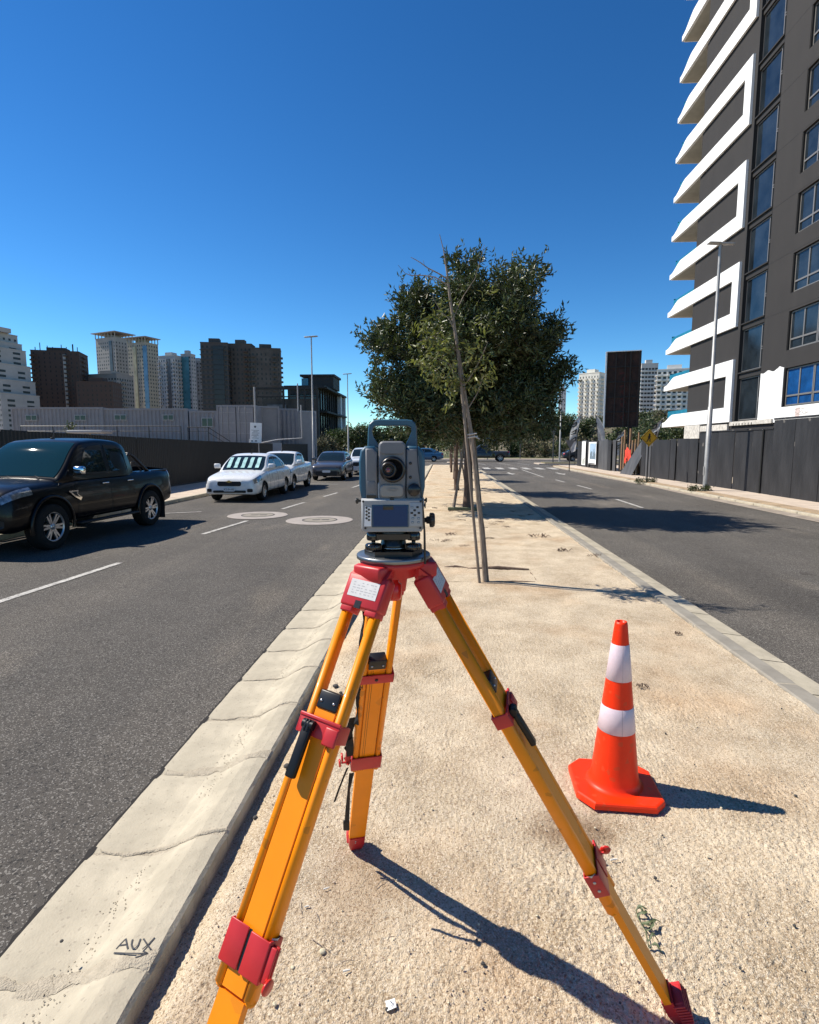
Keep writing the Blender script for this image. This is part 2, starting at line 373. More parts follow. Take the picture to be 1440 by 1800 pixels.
# lighter gutter strip on the right
gs = MB()
for i in range(26):
    y = -.6+i*.62
    gs.add([(2.432,y,-.049),(2.665,y,-.076),(2.665,y+.606,-.076),(2.432,y+.606,-.049)], [(0,1,2,3)])
gs.add([(2.432,15.55,-.049),(2.665,15.55,-.076),(2.665,47,-.076),(2.432,47,-.049)], [(0,1,2,3)])
obj('gutter_strip', gs, M_conc, kr)
# smeared mortar ridges over the joints of the left kerb and rough rubble in its gutter
for jy in [1.50+.58*k for k in range(9)]:
    mb = MB(); n = 40; v = []
    for i in range(n+1):
        x = -1.43+.55*i/n; zz = np.interp(x, [p[0]+1e-4*q for q, p in enumerate(LP[1:-1])], [p[1] for p in LP[1:-1]])
        wd = (.012+.018*abs(math.sin(i*.23+jy*3))*random.uniform(.6,1.3))*(1 if i > 8 else .5)*(1.5 if int(jy*10) in (15,26) else .38); yo = .012*math.sin(i*.3+jy)+.008*random.random()
        h = .0005+.0022*random.random()
        v += [(x, jy+yo-wd, zz-.004), (x, jy+yo-wd*.5, zz+h), (x, jy+yo+wd*.5, zz+h*.8), (x, jy+yo+wd, zz-.004)]
    f = [(i*4+j, i*4+j+1, i*4+j+5, i*4+j+4) for i in range(n) for j in range(3)]
    mb.add(v, f, True); obj('mortar_smear', mb, M_mortar, kl)
v = []; f = []
for i in range(1000):
    y = 1+random.random()**1.3*7; x = -1.15+random.gauss(0, .028)+.03*math.sin(y*3)
    if vnoise(np.array([y*2.3]), np.array([3.3]))[0] < -.12: continue
    zz = np.interp(x, [p[0]+1e-4*q for q, p in enumerate(LP[1:-1])], [p[1] for p in LP[1:-1]])+.002
    s = random.uniform(.0012, .0042); k = len(v); a = random.random()*6
    v += [(x+s*math.cos(a+t), y+s*math.sin(a+t), zz-.001) for t in (0, 1.5, 3.1, 4.6)]+[(x, y, zz+s*.8)]
    f += [(k, k+1, k+4), (k+1, k+2, k+4), (k+2, k+3, k+4), (k+3, k, k+4)]
o = link('kerb_rubble', npmesh('kerb_rubble', v, f), M_mortar, kl); o['kind'] = 'stuff'
# dark seam between asphalt and kerb, ragged
mb = MB(); v = []; n = 500
for i in range(n+1):
    y = .8+11*i/n; a = .008+.014*random.random()**2
    v += [(-1.463-a, y, RZ+.0055), (-1.452, y, RZ+.0055)]
mb.add(v, [(2*i, 2*i+1, 2*i+3, 2*i+2) for i in range(n)]); o = obj('asphalt_seam', mb, mat('crack', (.02,.017,.015), .95), kl)
# graffiti AUX with arrow on the kerb top (flat spray paint)
me = text_mesh('AUX', .085, .0006, shear=.35); M_spray = mat('spray_paint', (.035,.035,.04), .7)
p0 = G(240, 1660, .024); 
zt = .0325
o = link('lettering', me, M_spray); 
mb = MB()
def stroke(mb, pts, wdt, z):
    for a, b in zip(pts[:-1], pts[1:]):
        a = Vector(a); b = Vector(b); d = (b-a).normalized(); nrm = Vector((-d.y, d.x))*wdt/2; a = a-d*wdt*.3; b = b+d*wdt*.3
        mb.add([(a.x+nrm.x, a.y+nrm.y, z), (a.x-nrm.x, a.y-nrm.y, z), (b.x-nrm.x, b.y-nrm.y, z), (b.x+nrm.x, b.y+nrm.y, z)], [(0,1,2,3)])
bpy.data.objects.remove(o)
def kerb_z(x): return float(np.interp(x, [p[0]+1e-4*q for q, p in enumerate(LP[1:-1])], [p[1] for p in LP[1:-1]]))
def gp(px, py):
    z = .02
    for _ in range(8): x, y = G(px, py, z); z = kerb_z(x)+.002
    return Vector((x, y, z))
for pl in ([(204,1668),(212,1659),(221,1650)], [(221,1650),(223,1659),(224,1667)], [(209,1662),(223,1660)], [(233,1651),(231,1660),(233,1667),(238,1667)], [(238,1667),(243,1661),(247,1650)],
           [(252,1650),(258,1659),(265,1669)], [(272,1648),(262,1659),(250,1669)], [(200,1675),(230,1676),(260,1676)], [(251,1672),(260,1676),(238,1683)]):
    q3 = []
    for (a0, b0), (a1, b1) in zip(pl[:-1], pl[1:]):
        for k in range(5): q3.append(gp(a0+(a1-a0)*k/5, b0+(b1-b0)*k/5))
    q3.append(gp(*pl[-1])); v = []
    for k in range(len(q3)):
        d = q3[min(k+1, len(q3)-1)]-q3[max(k-1, 0)]; n_ = Vector((-d.y, d.x, 0)).normalized()*.0024
        for s_ in (1, -1): p = q3[k]+n_*s_; v.append((p.x, p.y, kerb_z(p.x)+.002))
    mb.add(v, [(2*k, 2*k+1, 2*k+3, 2*k+2) for k in range(len(q3)-1)])
gr = single('graffiti', mb, M_spray, 'black spray painted letters AUX with an underlining arrow on the kerb', 'graffiti')
# sidewalks
setting('sidewalk_right', MB().box((9.35,-6,-.14),(14.7,46.5,0)), M_walk)
setting('verge_right', MB().box((8.97,-6,-.14),(9.348,46.5,-.004)), M_dirt)
setting('sidewalk_left', MB().box((-10.9,-6,-.14),(-8.1,47,.0)), M_walk)
setting('site_ground_left', sheet(-140,-10.9,-20,46,.02), M_dirt)
kq = setting('kerb_sidewalk_right', MB().box((8.80,-6,-.13),(8.965,0,-.02)), M_conc)
kw = setting('kerb_sidewalk_left', MB().box((-8.095,-6,-.13),(-7.95,0,.0)), M_conc)
mq = MB().box((0,0,-.03),(.165,.985,.085), bev=.012).mesh('kerb_block')
mw = MB().box((0,0,-.03),(.145,.985,.105), bev=.012).mesh('kerb_block')
for i in range(45):
    piece('kerb_block', mq, M_conc, kq, (8.80+random.uniform(-.012,.012), i+.4, RZ+random.uniform(-.02,.004)), (0, 0, random.uniform(-.008,.008)))
    piece('kerb_block', mw, M_conc, kw, (-8.095, i+.4, RZ))
for y in np.arange(2, 46, 1.5):     # scored joints of the right sidewalk
    obj('joint', sheet(9.4, 10.55, y, y+.012, .0035), M_conc2, bpy.data.objects['sidewalk_right'])
# dusty spill along the right gutter, a cover and patches
setting('dust_strip', MB().add([(8.3,8,RZ+.010),(8.86,8,RZ+.012),(8.86,46,RZ+.012),(8.55,46,RZ+.010),(8.45,30,RZ+.01),(8.6,24,RZ+.01),(8.35,18,RZ+.01)], [(0,1,2,3,4,5,6)]), mat('road_dust', (.30,.25,.20), .95, var=.35, vscale=3, detail=12))
# ---- markings
mk = []
def line(name, a, b, wd, z=RZ+.008):
    a = Vector(a); b = Vector(b); d = (b-a).normalized(); n = Vector((-d.y, d.x))*wd/2
    mb = MB().add([(a.x+n.x,a.y+n.y,z),(a.x-n.x,a.y-n.y,z),(b.x-n.x,b.y-n.y,z),(b.x+n.x,b.y+n.y,z)], [(0,1,2,3)])
    return setting(name, mb, M_line)
for a, b in [((-4.86,5.2),(-4.68,7.75)), ((-4.60,10.4),(-4.42,12.35)), ((-4.30,14.75),(-4.14,16.5)), ((-3.96,18.4),(-3.80,20.0)), ((-3.66,22.5),(-3.52,24.5)), ((-3.4,27),(-3.3,29)), ((-3.2,32),(-3.1,34))]:
    line('lane_dash', a, b, .10)
line('parking_line', (-7.5,13.3), (-6.2,14.0), .09); line('parking_line', (-7.3,24.6), (-4.6,24.4), .10)
for a, b in [((5.46,15.6),(5.5,18.1)), ((5.8,22.2),(5.75,24.4)), ((5.65,26.4),(5.6,28.3)), ((5.4,30.5),(5.55,40.0))]:
    line('lane_dash', a, b, .10)
for i in range(6): 
    x = 3.0+i*.97
    setting('crosswalk_bar', sheet(x, x+.48, 40.6, 43.6, RZ+.008), M_line)
for i in range(3): setting('crosswalk_bar', sheet(-7+i*2.2, -6.2+i*2.2, 40.6, 43.4, RZ+.008), M_line)
# arrows on the right carriageway
def arrow(x, y):
    mb = MB(); z = RZ+.008
    mb.add([(x-.07,y+.91,z),(x+.07,y+.91,z),(x+.07,y+2.4,z),(x-.07,y+2.4,z)], [(0,1,2,3)])
    mb.add([(x-.3,y+.9,z),(x,y-.3,z),(x+.3,y+.9,z)], [(0,1,2)])
    setting('road_arrow', mb, M_line)
arrow(4.1, 33.5); arrow(7.1, 33.5)
for x0 in (3.2, 5.3, 7.0): line('lane_dash', (x0+.6, 50), (x0, 54), .12)
# manhole covers ringed in concrete
def manhole(cx, cy, r, label):
    t = thing('manhole', label, 'manhole', (cx, cy, RZ+.006), 0, 'manholes in the left carriageway')
    obj('concrete_collar', MB().lathe([(0,.008),(r*.98,.008),(r,.0)], 48, cap=False, smooth=False), mat('collar_concrete', (.34,.30,.27), .9, var=.15, vscale=6, detail=10), t)
    obj('rim', MB().lathe([(.40,.0085),(.40,.013),(.37,.013),(.37,.0085)], 40, cap=False, smooth=False), mat('iron', (.06,.055,.05), .7), t)
    obj('lid', MB().lathe([(0,.012),(.36,.012),(.36,.0085)], 40, cap=False, smooth=False), M_conc2, t)
    obj('lift_slot', MB().box((-.16,-.07,.0125),(.02,.0,.017)).box((.05,-.05,.0125),(.22,.03,.017)), mat('iron', (.06,.055,.05)), t)
manhole(-4.5, 13.35, .72, 'farther of two round concrete manhole surrounds on the left road')
manhole(-2.8, 12.55, .76, 'nearer of two round concrete manhole surrounds, close to the surveying instrument')
# far side: island, sidewalk, verge
setting('island_far', MB().box((.4,53,-.14),(2.6,56,-.01)), M_walk)
setting('island_right', MB().box((8.6,51,-.14),(26,54,-.02)), M_walk)
setting('verge_island', MB().box((9.2,51.4,-.03),(25,53.6,.06)), M_leafg)
setting('sidewalk_far', MB().box((-120,66,-.14),(120,69.5,-.0)), M_walk)
setting('verge_far', MB().box((-120,69.5,-.14),(120,160,.04)), mat('dry_grass', (.12,.12,.05), .95, var=.4, vscale=.4, detail=10))
# hill at the right
X, Y = np.meshgrid(np.linspace(4, 330, 110), np.linspace(74, 330, 80))
Z = .2+9.5*np.clip((X-8)/45, 0, 1)**.8*np.clip((Y-78)/90, 0, 1)+2.2*vnoise(X*.06, Y*.06)*np.clip((Y-80)/40, 0, 1)+.6*vnoise(X*.3, Y*.3)
Z = np.where((X < 6) | (Y < 76), -.3, Z); ny, nx = X.shape; idx = np.arange(nx*ny).reshape(ny, nx)
F4 = np.stack([idx[:-1,:-1], idx[:-1,1:], idx[1:,1:], idx[1:,:-1]], -1).reshape(-1, 4)
HILL = (X, Y, Z)
setting('hill', npmesh('hill', np.stack([X, Y, Z], -1).reshape(-1, 3), F4, True), mat('hill_earth', (.20,.14,.09), .95, var=.4, vscale=.15, col2=(.11,.11,.05), detail=12))
def hill_z(x, y):
    i = int(round((y-74)/(330-74)*79)); j = int(round((x-4)/326*109)); return float(Z[max(0,min(79,i)), max(0,min(109,j))])
# ================================================================== TRIPOD
M_yel = mat('yellow_fibreglass', (.88,.265,.001), .42, var=.08, vscale=7, coat=.12, detail=12, spec=.3)
M_yelw = mat('yellow_board', (.93,.275,.001), .48, var=.07, vscale=5, coat=.08, detail=12, spec=.3)
addnode_speckle(M_yel, 55, (.42,.14,.01), .96, .5); addnode_speckle(M_yelw, 38, (.60,.19,.01), .975, .4)
M_red = mat('red_plastic', (.50,.022,.024), .42, var=.1, vscale=14, detail=8)
M_redt = mat('red_screw', (.60,.02,.012), .3, coat=.3)
M_label = mat('paper_label', (.62,.60,.58), .6, var=.06, vscale=60)
M_strap = mat('strap_webbing', (.012,.012,.013), .85, bump=.5, bscale=400)
HC = Vector((-.115, 1.3, 0)); PZ = 1.348
tri = thing('surveying_tripod', 'yellow and red surveying tripod standing on the sand, its legs carrying the total station', 'tripod', (HC.x, HC.y, 0))
obj('head_plate', MB().lathe([(.02,PZ-.012),(.083,PZ-.012),(.087,PZ-.009),(.087,PZ-.002),(.085,PZ),(.03,PZ)], 64, cap=False), mat('cast_metal', (.22,.235,.25), .35, metal=.85), tri)
obj('head_body', MB().lathe([(.02,PZ-.05),(.055,PZ-.052),(.060,PZ-.030),(.078,PZ-.026),(.080,PZ-.0125),(.03,PZ-.0125)], 48, cap=False), M_red, tri)
obj('fixing_screw', MB().lathe([(.0,PZ-.112),(.017,PZ-.112),(.019,PZ-.105),(.019,PZ-.075),(.012,PZ-.07),(.012,PZ-.04)], 20, cap=False), M_redt, tri)
def leg(Ft, zb, zu, zl, zr, lab=None, sticker=True, far=False, boarde=.10, twist=0):
    Ft = Vector(Ft); rad = Vector((Ft.x-HC.x, Ft.y-HC.y, 0)).normalized()
    Hn = HC+rad*.078+Vector((0, 0, 1.292)); d = (Ft-Hn); L = d.length; d.normalize()
    n = (rad-d*rad.dot(d)).normalized(); n = Matrix.Rotation(twist, 3, -d) @ n; t = n.cross(d)
    M = Matrix(((t.x, n.x, d.x, Hn.x-HC.x), (t.y, n.y, d.y, Hn.y-HC.y), (t.z, n.z, d.z, Hn.z), (0, 0, 0, 1)))
    lg = bpy.data.objects.new('leg', None); COL.objects.link(lg); lg.parent = tri; lg.matrix_local = M
    # knuckle to head
    a = math.atan2(rad.y, rad.x)
    arm = MB(); Ma = M.inverted() @ (Matrix.Rotation(a, 4, 'Z'))
    arm.box((.045,-.040,PZ-.052), (.098,.040,PZ-.016), Ma, bev=.006)
    arm.tube([(-.046, 0, .0), (.046, 0, .0)], .019, 16)
    obj('hinge', arm, M_red, lg)
    cap = MB(); 
    cap.box((-.051,-.020,-.012), (.051,.023,.066), bev=.006)
    cap.box((-.047,-.018,.060), (-.016,.020,.078), bev=.003).box((.016,-.018,.060), (.047,.020,.078), bev=.003)
    cap.add([(-.046,.010,-.035),(.046,.010,-.035),(.046,.0232,-.006),(-.046,.0232,-.006),(-.04,-.012,-.03),(.04,-.012,-.03),(.046,-.012,-.0),(-.046,-.012,-.0)], [(0,1,2,3),(4,5,1,0),(7,6,5,4),(0,3,7,4),(1,5,6,2),(3,2,6,7)])
    obj('leg_cap', cap, M_red, lg)
    obj('cap_notch', MB().box((-.012,.0205,.050), (.004,.0236,.067)), M_black, lg)
    if sticker:
        st = MB().box((-.038,.0232,.004), (.036,.0238,.043)); so_ = obj('label_sticker', st, M_label if lab is None else lab, lg)
        pm = MB()
        for k_ in range(5):
            for q_ in range(6):
                if random.random() < .75: pm.box((-.030+.011*q_,.02395,.010+.006*k_), (-.030+.011*q_+random.uniform(.003,.009),.0240,.0118+.006*k_))
        obj('faded_print', pm, mat('faded_ink', (.42,.40,.40), .8), so_, kind='stuff')
    # rods: D-section bars
    for s in (-1, 1):
        mb = MB(); poly = []
        for k in range(18):
            an = 2*math.pi*k/18; poly.append((s*.0365+.0105*math.copysign(abs(math.cos(an))**.75, math.cos(an)), .0165*math.copysign(abs(math.sin(an))**.8, math.sin(an))))
        mb.prism(poly, .055, zr); mb.sm = [False]*2+[True]*18
        obj('rod', mb, M_yel, lg)
        obj('rod_tip', MB().lathe([(.0105,0),(.012,.002),(.010,.008),(.006,.012),(0,.012)], 16, M=Matrix.Translation((s*.0365, 0, zr-.001)), cap=False), M_yel, lg)
        if not far: obj('rod_collar', MB().lathe([(.0145,0),(.0145,.006),(.0120,.006)], 16, M=Matrix.Translation((s*.0365, .0, zl-.037)), cap=False), mat('pale_collar', (.5,.48,.47), .6), lg)
    # lower board slides between the rods
    w0 = .0275
    mb = MB(); Lb = L-boarde
    mb.prism([(-w0+.003,-.0125),(w0-.003,-.0125),(w0,-.0095),(w0,.0105),(w0-.003,.0135),(-w0+.003,.0135),(-w0,.0105),(-w0,-.0095)], zb+.002, zr+.0)
    w1 = .031
    mb.prism([(-w1,-.0095),(w1,-.0095),(w1,.0105),(-w1,.0105)], zr+.006, Lb)
    mb.add([(-w1,-.0095,Lb),(w1,-.0095,Lb),(w1,.0105,Lb),(-w1,.0105,Lb),(-w1*.55,-.0095,Lb+.025),(w1*.55,-.0095,Lb+.025),(w1*.55,.0105,Lb+.025),(-w1*.55,.0105,Lb+.025)], [(0,1,5,4),(1,2,6,5),(2,3,7,6),(3,0,4,7),(4,5,6,7)])
    obj('extension_board', mb, M_yelw, lg)
    # grooves engraved along the board
    gm = MB()
    for x in (-.0263, .0263): gm.box((x-.0006,.0108,zb+.03), (x+.0006,.0118,zr))
    for x in (-.0255, .0255, .010, .016): gm.box((x-.0005,-.0129,zb+.03), (x+.0005,-.0120,zr))
    obj('board_groove', gm, mat('groove', (.10,.035,.004), .7), lg)
    bl = MB().box((-.0255,-.016,zb-.016), (.0255,.017,zb+.022), bev=.003)
    bo = obj('board_cap', bl, M_black, lg)
    for x in (-.016, .016):
        for s in (1, -1):
            sc = MB().lathe([(.0032,0),(.0032,.0015),(.0015,.0028),(0,.0028)], 10, M=Matrix.Translation((x, s*.017 if s > 0 else -.016, zb+.006)) @ Matrix.Rotation(R(-90*s), 4, 'X'), cap=False)
            obj('rivet', sc, M_steel, lg)
    # upper clamp with lever
    up = MB().box((-.0515,-.021,zu-.018), (.0515,-.0172,zu+.018), bev=.0015).box((-.0515,.0172,zu-.019), (.0515,.022,zu+.019), bev=.0018)
    for s in (-1, 1): up.box((min(s*.0465,s*.052),-.021,zu-.018), (max(s*.0465,s*.052),.022,zu+.018), bev=.002)
    up.box((-.052,.019,zu-.022),(.052,.0245,zu-.014), bev=.002)
    up.box((.020,.019,zu-.01),(.052,.027,zu+.026), bev=.003)
    obj('upper_clamp', up, M_red, lg)
    obj('clamp_bolt', MB().lathe([(.005,0),(.005,.003),(0,.003)], 6, M=Matrix.Translation((0,-.021,zu)) @ Matrix.Rotation(R(90),4,'X'), cap=False), M_black, lg)
    lv = MB(); Ml = Matrix.Translation((-.019,.029,zu-.004)) @ Matrix.Rotation(R(-2),4,'X')
    lv.box((-.011,-.007,.0), (.011,.008,.108), Ml, bev=.004).tube([(-.013,0,.002),(.013,0,.002)], .010, 14, M=Ml)
    lo = obj('lever', lv, mat('lever_plastic', (.006,.006,.007), .42, spec=.35), lg)
    obj('lever_fork', MB().box((.001,-.010,-.008), (.006,.010,.016), Ml, bev=.002).box((-.006,-.010,-.008), (-.001,.010,.016), Ml, bev=.002), M_black, lg)
    # lower clamp with thumb screw
    lo_ = MB().box((-.0485,.0172,zl-.036), (-.004,.0205,zl+.036), bev=.0015).box((.003,.0172,zl-.033), (.050,.0215,zl+.036), bev=.0015)
    lo_.box((-.049,-.0205,zl-.034), (.049,-.0172,zl+.034), bev=.0015).box((-.0505,-.020,zl-.035), (-.0465,.020,zl+.035), bev=.0015).box((.0465,-.020,zl-.034), (.051,.021,zl+.036), bev=.0015)
    lo_.box((.050,.003,zl-.028), (.066,.009,zl+.030), bev=.0015).box((.050,.012,zl-.028), (.066,.018,zl+.030), bev=.0015)
    obj('lower_clamp', lo_, M_red, lg)
    obj('clamp_slit', MB().box((-.0038,.0168,zl-.034), (.0028,.0176,zl+.035)), M_black, lg)
    ts = MB().tube([(.058,-.004,zl+.020),(.067,.024,zl+.022)], .0035, 10)
    ts.lathe([(0,-.003),(.012,-.003),(.0135,0),(.012,.003),(0,.003)], 16, M=Matrix.Translation((.076,.028,zl+.024)) @ Matrix.Diagonal((1,1.15,1,1)) @ Matrix.Rotation(R(90),4,'Y'), cap=False)
    obj('thumb_screw', ts, M_redt, lg)
    if far:
        ts2 = MB().tube([(.066,0,zl+.01),(.082,0,zl+.01)], .0035, 8).lathe([(0,-.003),(.012,-.003),(.014,0),(.012,.003),(0,.003)], 16, M=Matrix.Translation((.087,0,zl+.01)) @ Matrix.Rotation(R(90),4,'Y'), cap=False)
        obj('thumb_screw', ts2, M_redt, lg)
    for q in (-.014, .014):
        for s in (-1, 1): rv = MB().lathe([(.0042,0),(.0042,.0012),(.002,.002),(0,.002)], 12, M=Matrix.Translation((s*.0508, .0, zl+q)) @ Matrix.Rotation(R(90*s),4,'Y'), cap=False); obj('rivet', rv, M_steel, lg)
    # foot
    ft = MB(); ws = [(.030,.015,Lb-.004),(.030,.016,Lb+.045),(.021,.013,L-.012),(.008,.006,L+.018)]
    v = []
    for a_, b_, z in ws: v += [(-a_,-b_,z),(a_,-b_,z),(a_*1.02,b_,z),(-a_*1.02,b_,z)]
    ft.add(v, [(3,2,1,0)]+[(i*4+j, i*4+(j+1)%4, i*4+4+(j+1)%4, i*4+4+j) for i in range(3) for j in range(4)]+[(12,13,14,15)])
    obj('foot', ft, M_red, lg)
    st = MB()
    for i in range(7): st.box((-.034,.010,Lb+.012+i*.010), (.034,.048-.002*abs(i-3),Lb+.018+i*.010), bev=.0025)
    st.box((-.026,.010,Lb+.010), (.026,.040,Lb+.084), bev=.004)
    obj('foot_step', st, M_red, lg)
    for q in (.0, .013): fr = MB().lathe([(.003,0),(.003,.0012),(0,.0014)], 10, M=Matrix.Translation((.006,-.0155,Lb+.012+q)) @ Matrix.Rotation(R(90),4,'X'), cap=False); obj('rivet', fr, M_steel, lg)
    return lg, M, L
F_far = (-.339, 2.056, 0); F_right = (.676, 1.441, 0)
F_left = (HC.x+.8*math.cos(R(236)), HC.y+.8*math.sin(R(236)), 0)
legF, MF, LF = leg(F_far, .345, .405, .84, .89, far=True)
legR, MR, LR = leg(F_right, .315, .40, .93, 1.03, twist=R(-21))
legL, ML, LL = leg(F_left, .265, .325, .73, .80, twist=R(10))
# carrying strap down the far leg
def ribbon(mb, pts, w, wd=Vector((1,0,0)), th=.0016):
    pts = [Vector(p) for p in pts]; v = []
    for i, p in enumerate(pts):
        tw = wd if not isinstance(wd, list) else wd[i]
        v += [(p-tw*w/2)[:], (p+tw*w/2)[:], (p+tw*w/2+Vector((0,th,0)))[:], (p-tw*w/2+Vector((0,th,0)))[:]]
    f = [(i*4+j, i*4+(j+1) % 4, i*4+4+(j+1) % 4, i*4+4+j) for i in range(len(pts)-1) for j in range(4)]+[(0,1,2,3), tuple(len(v)-4+k for k in range(4))]
    mb.add(v, f)
Mi = MF
P = lambda x, y, z: (Mi @ Vector((x, y, z)))
mb = MB()
pts = [P(.050-.004*math.sin(z*3), .014-.03*math.sin((z-.1)*3.3), z) for z in np.linspace(.08, .62, 16)]
wds = [Vector((math.cos(.6*i), math.sin(.6*i), 0)) for i in range(16)]
ribbon(mb, pts, .020, wds)
ribbon(mb, [P(.052,.01,.62), P(.066,-.004,.68), P(.060,-.012,.74), P(.055,-.01,.80)], .026, Vector((.9,.4,0)))
ribbon(mb, [P(.055,-.01,.70), P(.07,0,.76), P(.052,-.005,.80)], .018, Vector((.6,.8,0)))
obj('strap', mb, M_strap, tri)
mb = MB(); ribbon(mb, [P(.062,-.014,.86), P(.078,-.03,.90), P(.092,-.04,.95), P(.104,-.05,1.0)], .010, Vector((.7,.7,0)))
ribbon(mb, [P(.046,-.012,.90), P(.052,-.02,1.0), P(.050,-.018,1.12), P(.047,-.012,1.24), P(.046,-.01,1.30)], .018, [Vector((.9,.3,0)), Vector((.4,.9,0)), Vector((.8,.5,0)), Vector((.9,.3,0)), Vector((1,0,0))])
obj('strap_end', mb, M_strap, tri)
obj('strap_buckle', MB().box((-.012,-.004,-.02), (.012,.004,.02), Matrix.Translation(P(.048,-.014,1.25)), bev=.003), M_black, tri)

# ================================================================== TOTAL STATION
M_blue = mat('blue_housing', (.022,.085,.14), .45, coat=.1, var=.05, vscale=10)
M_grey = mat('grey_housing', (.165,.165,.175), .45, var=.04, vscale=12)
M_pale = mat('pale_housing', (.32,.325,.33), .45, var=.03, vscale=12)
M_bk = mat('knob_black', (.010,.010,.011), .3, coat=.2)
M_scr = mat('display_glass', (.006,.045,.13), .12, spec=.3)
ts = thing('total_station', 'blue and grey total station with carrying handle, mounted on top of the yellow tripod', 'total station', (HC.x, HC.y, PZ), R(5))
ts.scale = (.955, .955, .965)
q = .001345
def X(px): return (px-690)*q
def Zp(py): return .064+(925-py)*q
def rrect(x0, x1, z0, z1, r, n=5):
    pts = []
    for cx, cz, a0 in ((x1-r, z1-r, 0), (x0+r, z1-r, 90), (x0+r, z0+r, 180), (x1-r, z0+r, 270)):
        for k in range(n+1):
            a = R(a0+90*k/n); pts.append((cx+r*math.cos(a), cz+r*math.sin(a)))
    return pts
MXZ = Matrix(((1,0,0,0),(0,0,1,0),(0,1,0,0),(0,0,0,1)))   # prism poly in xz, extrude along y
def pxz(mb, poly, y0, y1, inset=0): return mb.prism(poly, y0, y1, M=MXZ, inset=inset)
def bevpoly(mb, poly, y0, y1, b=.003):
    """rounded-edge slab in xz plane between y0 (front, camera side) and y1"""
    cx = sum(p[0] for p in poly)/len(poly); cz = sum(p[1] for p in poly)/len(poly); rx = max(p[0] for p in poly)-cx; rz = max(p[1] for p in poly)-cz
    rings = []
    for y, i in ((y0, b), (y0+b*.3, b*.3), (y0+b, 0), (y1-b, 0), (y1-b*.3, b*.3), (y1, b)):
        rings.append([(cx+(x-cx)*(1-i/rx), y, cz+(z-cz)*(1-i/rz)) for x, z in poly])
    n = len(poly); v = [p for r_ in rings for p in r_]
    f = [(k*n+i, k*n+(i+1) % n, k*n+n+(i+1) % n, k*n+n+i) for k in range(5) for i in range(n)]
    mb.add(v, f, True); mb.add(rings[0], [tuple(range(n))]); mb.add(rings[-1], [tuple(range(n))]); return mb
# handle
hp_out = [(X(644),Zp(782)),(X(645.5),Zp(750)),(X(648),Zp(740)),(X(655),Zp(734.5)),(X(665),Zp(733)),(X(715),Zp(733)),(X(724),Zp(734.5)),(X(729.5),Zp(740)),(X(731.5),Zp(752)),(X(732),Zp(782))]
hp_in = [(X(667),Zp(782)),(X(661),Zp(773)),(X(654),Zp(763)),(X(652),Zp(754)),(X(655),Zp(746.5)),(X(660),Zp(744)),(X(716),Zp(744)),(X(722),Zp(747)),(X(723),Zp(754)),(X(720),Zp(763)),(X(713),Zp(775)),(X(710),Zp(782))]
mb = MB(); n = 10
po = hp_out; pi = [hp_in[0],hp_in[2],hp_in[3],hp_in[4],hp_in[5],hp_in[6],hp_in[7],hp_in[8],hp_in[9],hp_in[11]]
pi[1] = (X(655),Zp(764)); pi[8] = (X(719),Zp(764))
v = []
for y, e in ((-.014,.0025),(-.011,0),(.011,0),(.014,.0025)):
    for (a, b), (c_, d_) in zip(po, pi):
        mx_, mz_ = (a+c_)/2, (b+d_)/2; l_ = max(1e-4, math.hypot(a-mx_, b-mz_)); k = 1-e/l_ if l_ > e else .3
        v.append((mx_+(a-mx_)*k, y, mz_+(b-mz_)*k))
    for (a, b), (c_, d_) in zip(po, pi):
        mx_, mz_ = (a+c_)/2, (b+d_)/2; l_ = max(1e-4, math.hypot(a-mx_, b-mz_)); k = 1-e/l_ if l_ > e else .3
        v.append((mx_+(c_-mx_)*k, y, mz_+(d_-mz_)*k))
f = []
for k in range(3):
    for i in range(n-1):
        f.append((k*20+i, k*20+i+1, k*20+20+i+1, k*20+20+i)); f.append((k*20+10+i, k*20+10+i+1, k*20+30+i+1, k*20+30+i))
for i in range(n-1): f.append((i, i+1, 11+i, 10+i)); f.append((60+i, 61+i, 71+i, 70+i))
for k in range(3):
    for e in (0, 9): f.append((k*20+e, k*20+20+e, k*20+30+e, k*20+10+e))
mb.add(v, f); obj('handle', mb, M_blue, ts)
# standards
for s, (a, b, c_, d_) in ((-1, (630.5, 643, 643, 662.5)), (1, (738, 748.5, 712, 738))):
    mb = MB()
    if s < 0: pl = [(X(634),Zp(872)),(X(630),Zp(850)),(X(630),Zp(805)),(X(633),Zp(787)),(X(640),Zp(780)),(X(656),Zp(779)),(X(663),Zp(785)),(X(663),Zp(872))]
    else: pl = [(X(711),Zp(872)),(X(711),Zp(785)),(X(716),Zp(779)),(X(735),Zp(780)),(X(743),Zp(788)),(X(746),Zp(805)),(X(746),Zp(850)),(X(742),Zp(872))]
    bevpoly(mb, pl, -.040, .045, .006); obj('side_cover', mb, M_blue, ts)
    mb = MB()
    if s < 0: pl = [(X(642),Zp(872)),(X(642),Zp(784)),(X(654),Zp(784)),(X(662),Zp(792)),(X(662),Zp(872))]
    else: pl = [(X(713),Zp(872)),(X(713),Zp(785)),(X(731),Zp(785)),(X(735),Zp(800)),(X(738),Zp(872))]
    bevpoly(mb, pl, -.047, -.036, .003); obj('front_cover', mb, M_grey, ts)
mb = MB().box((X(644),-.0485,Zp(860)), (X(658),-.0465,Zp(840)), bev=.0007); obj('door_panel', mb, mat('grey_panel', (.17,.165,.17), .5), ts)
mb = MB().box((X(643),-.0490,Zp(869)), (X(660),-.0465,Zp(864))); obj('vent', mb, M_bk, ts)
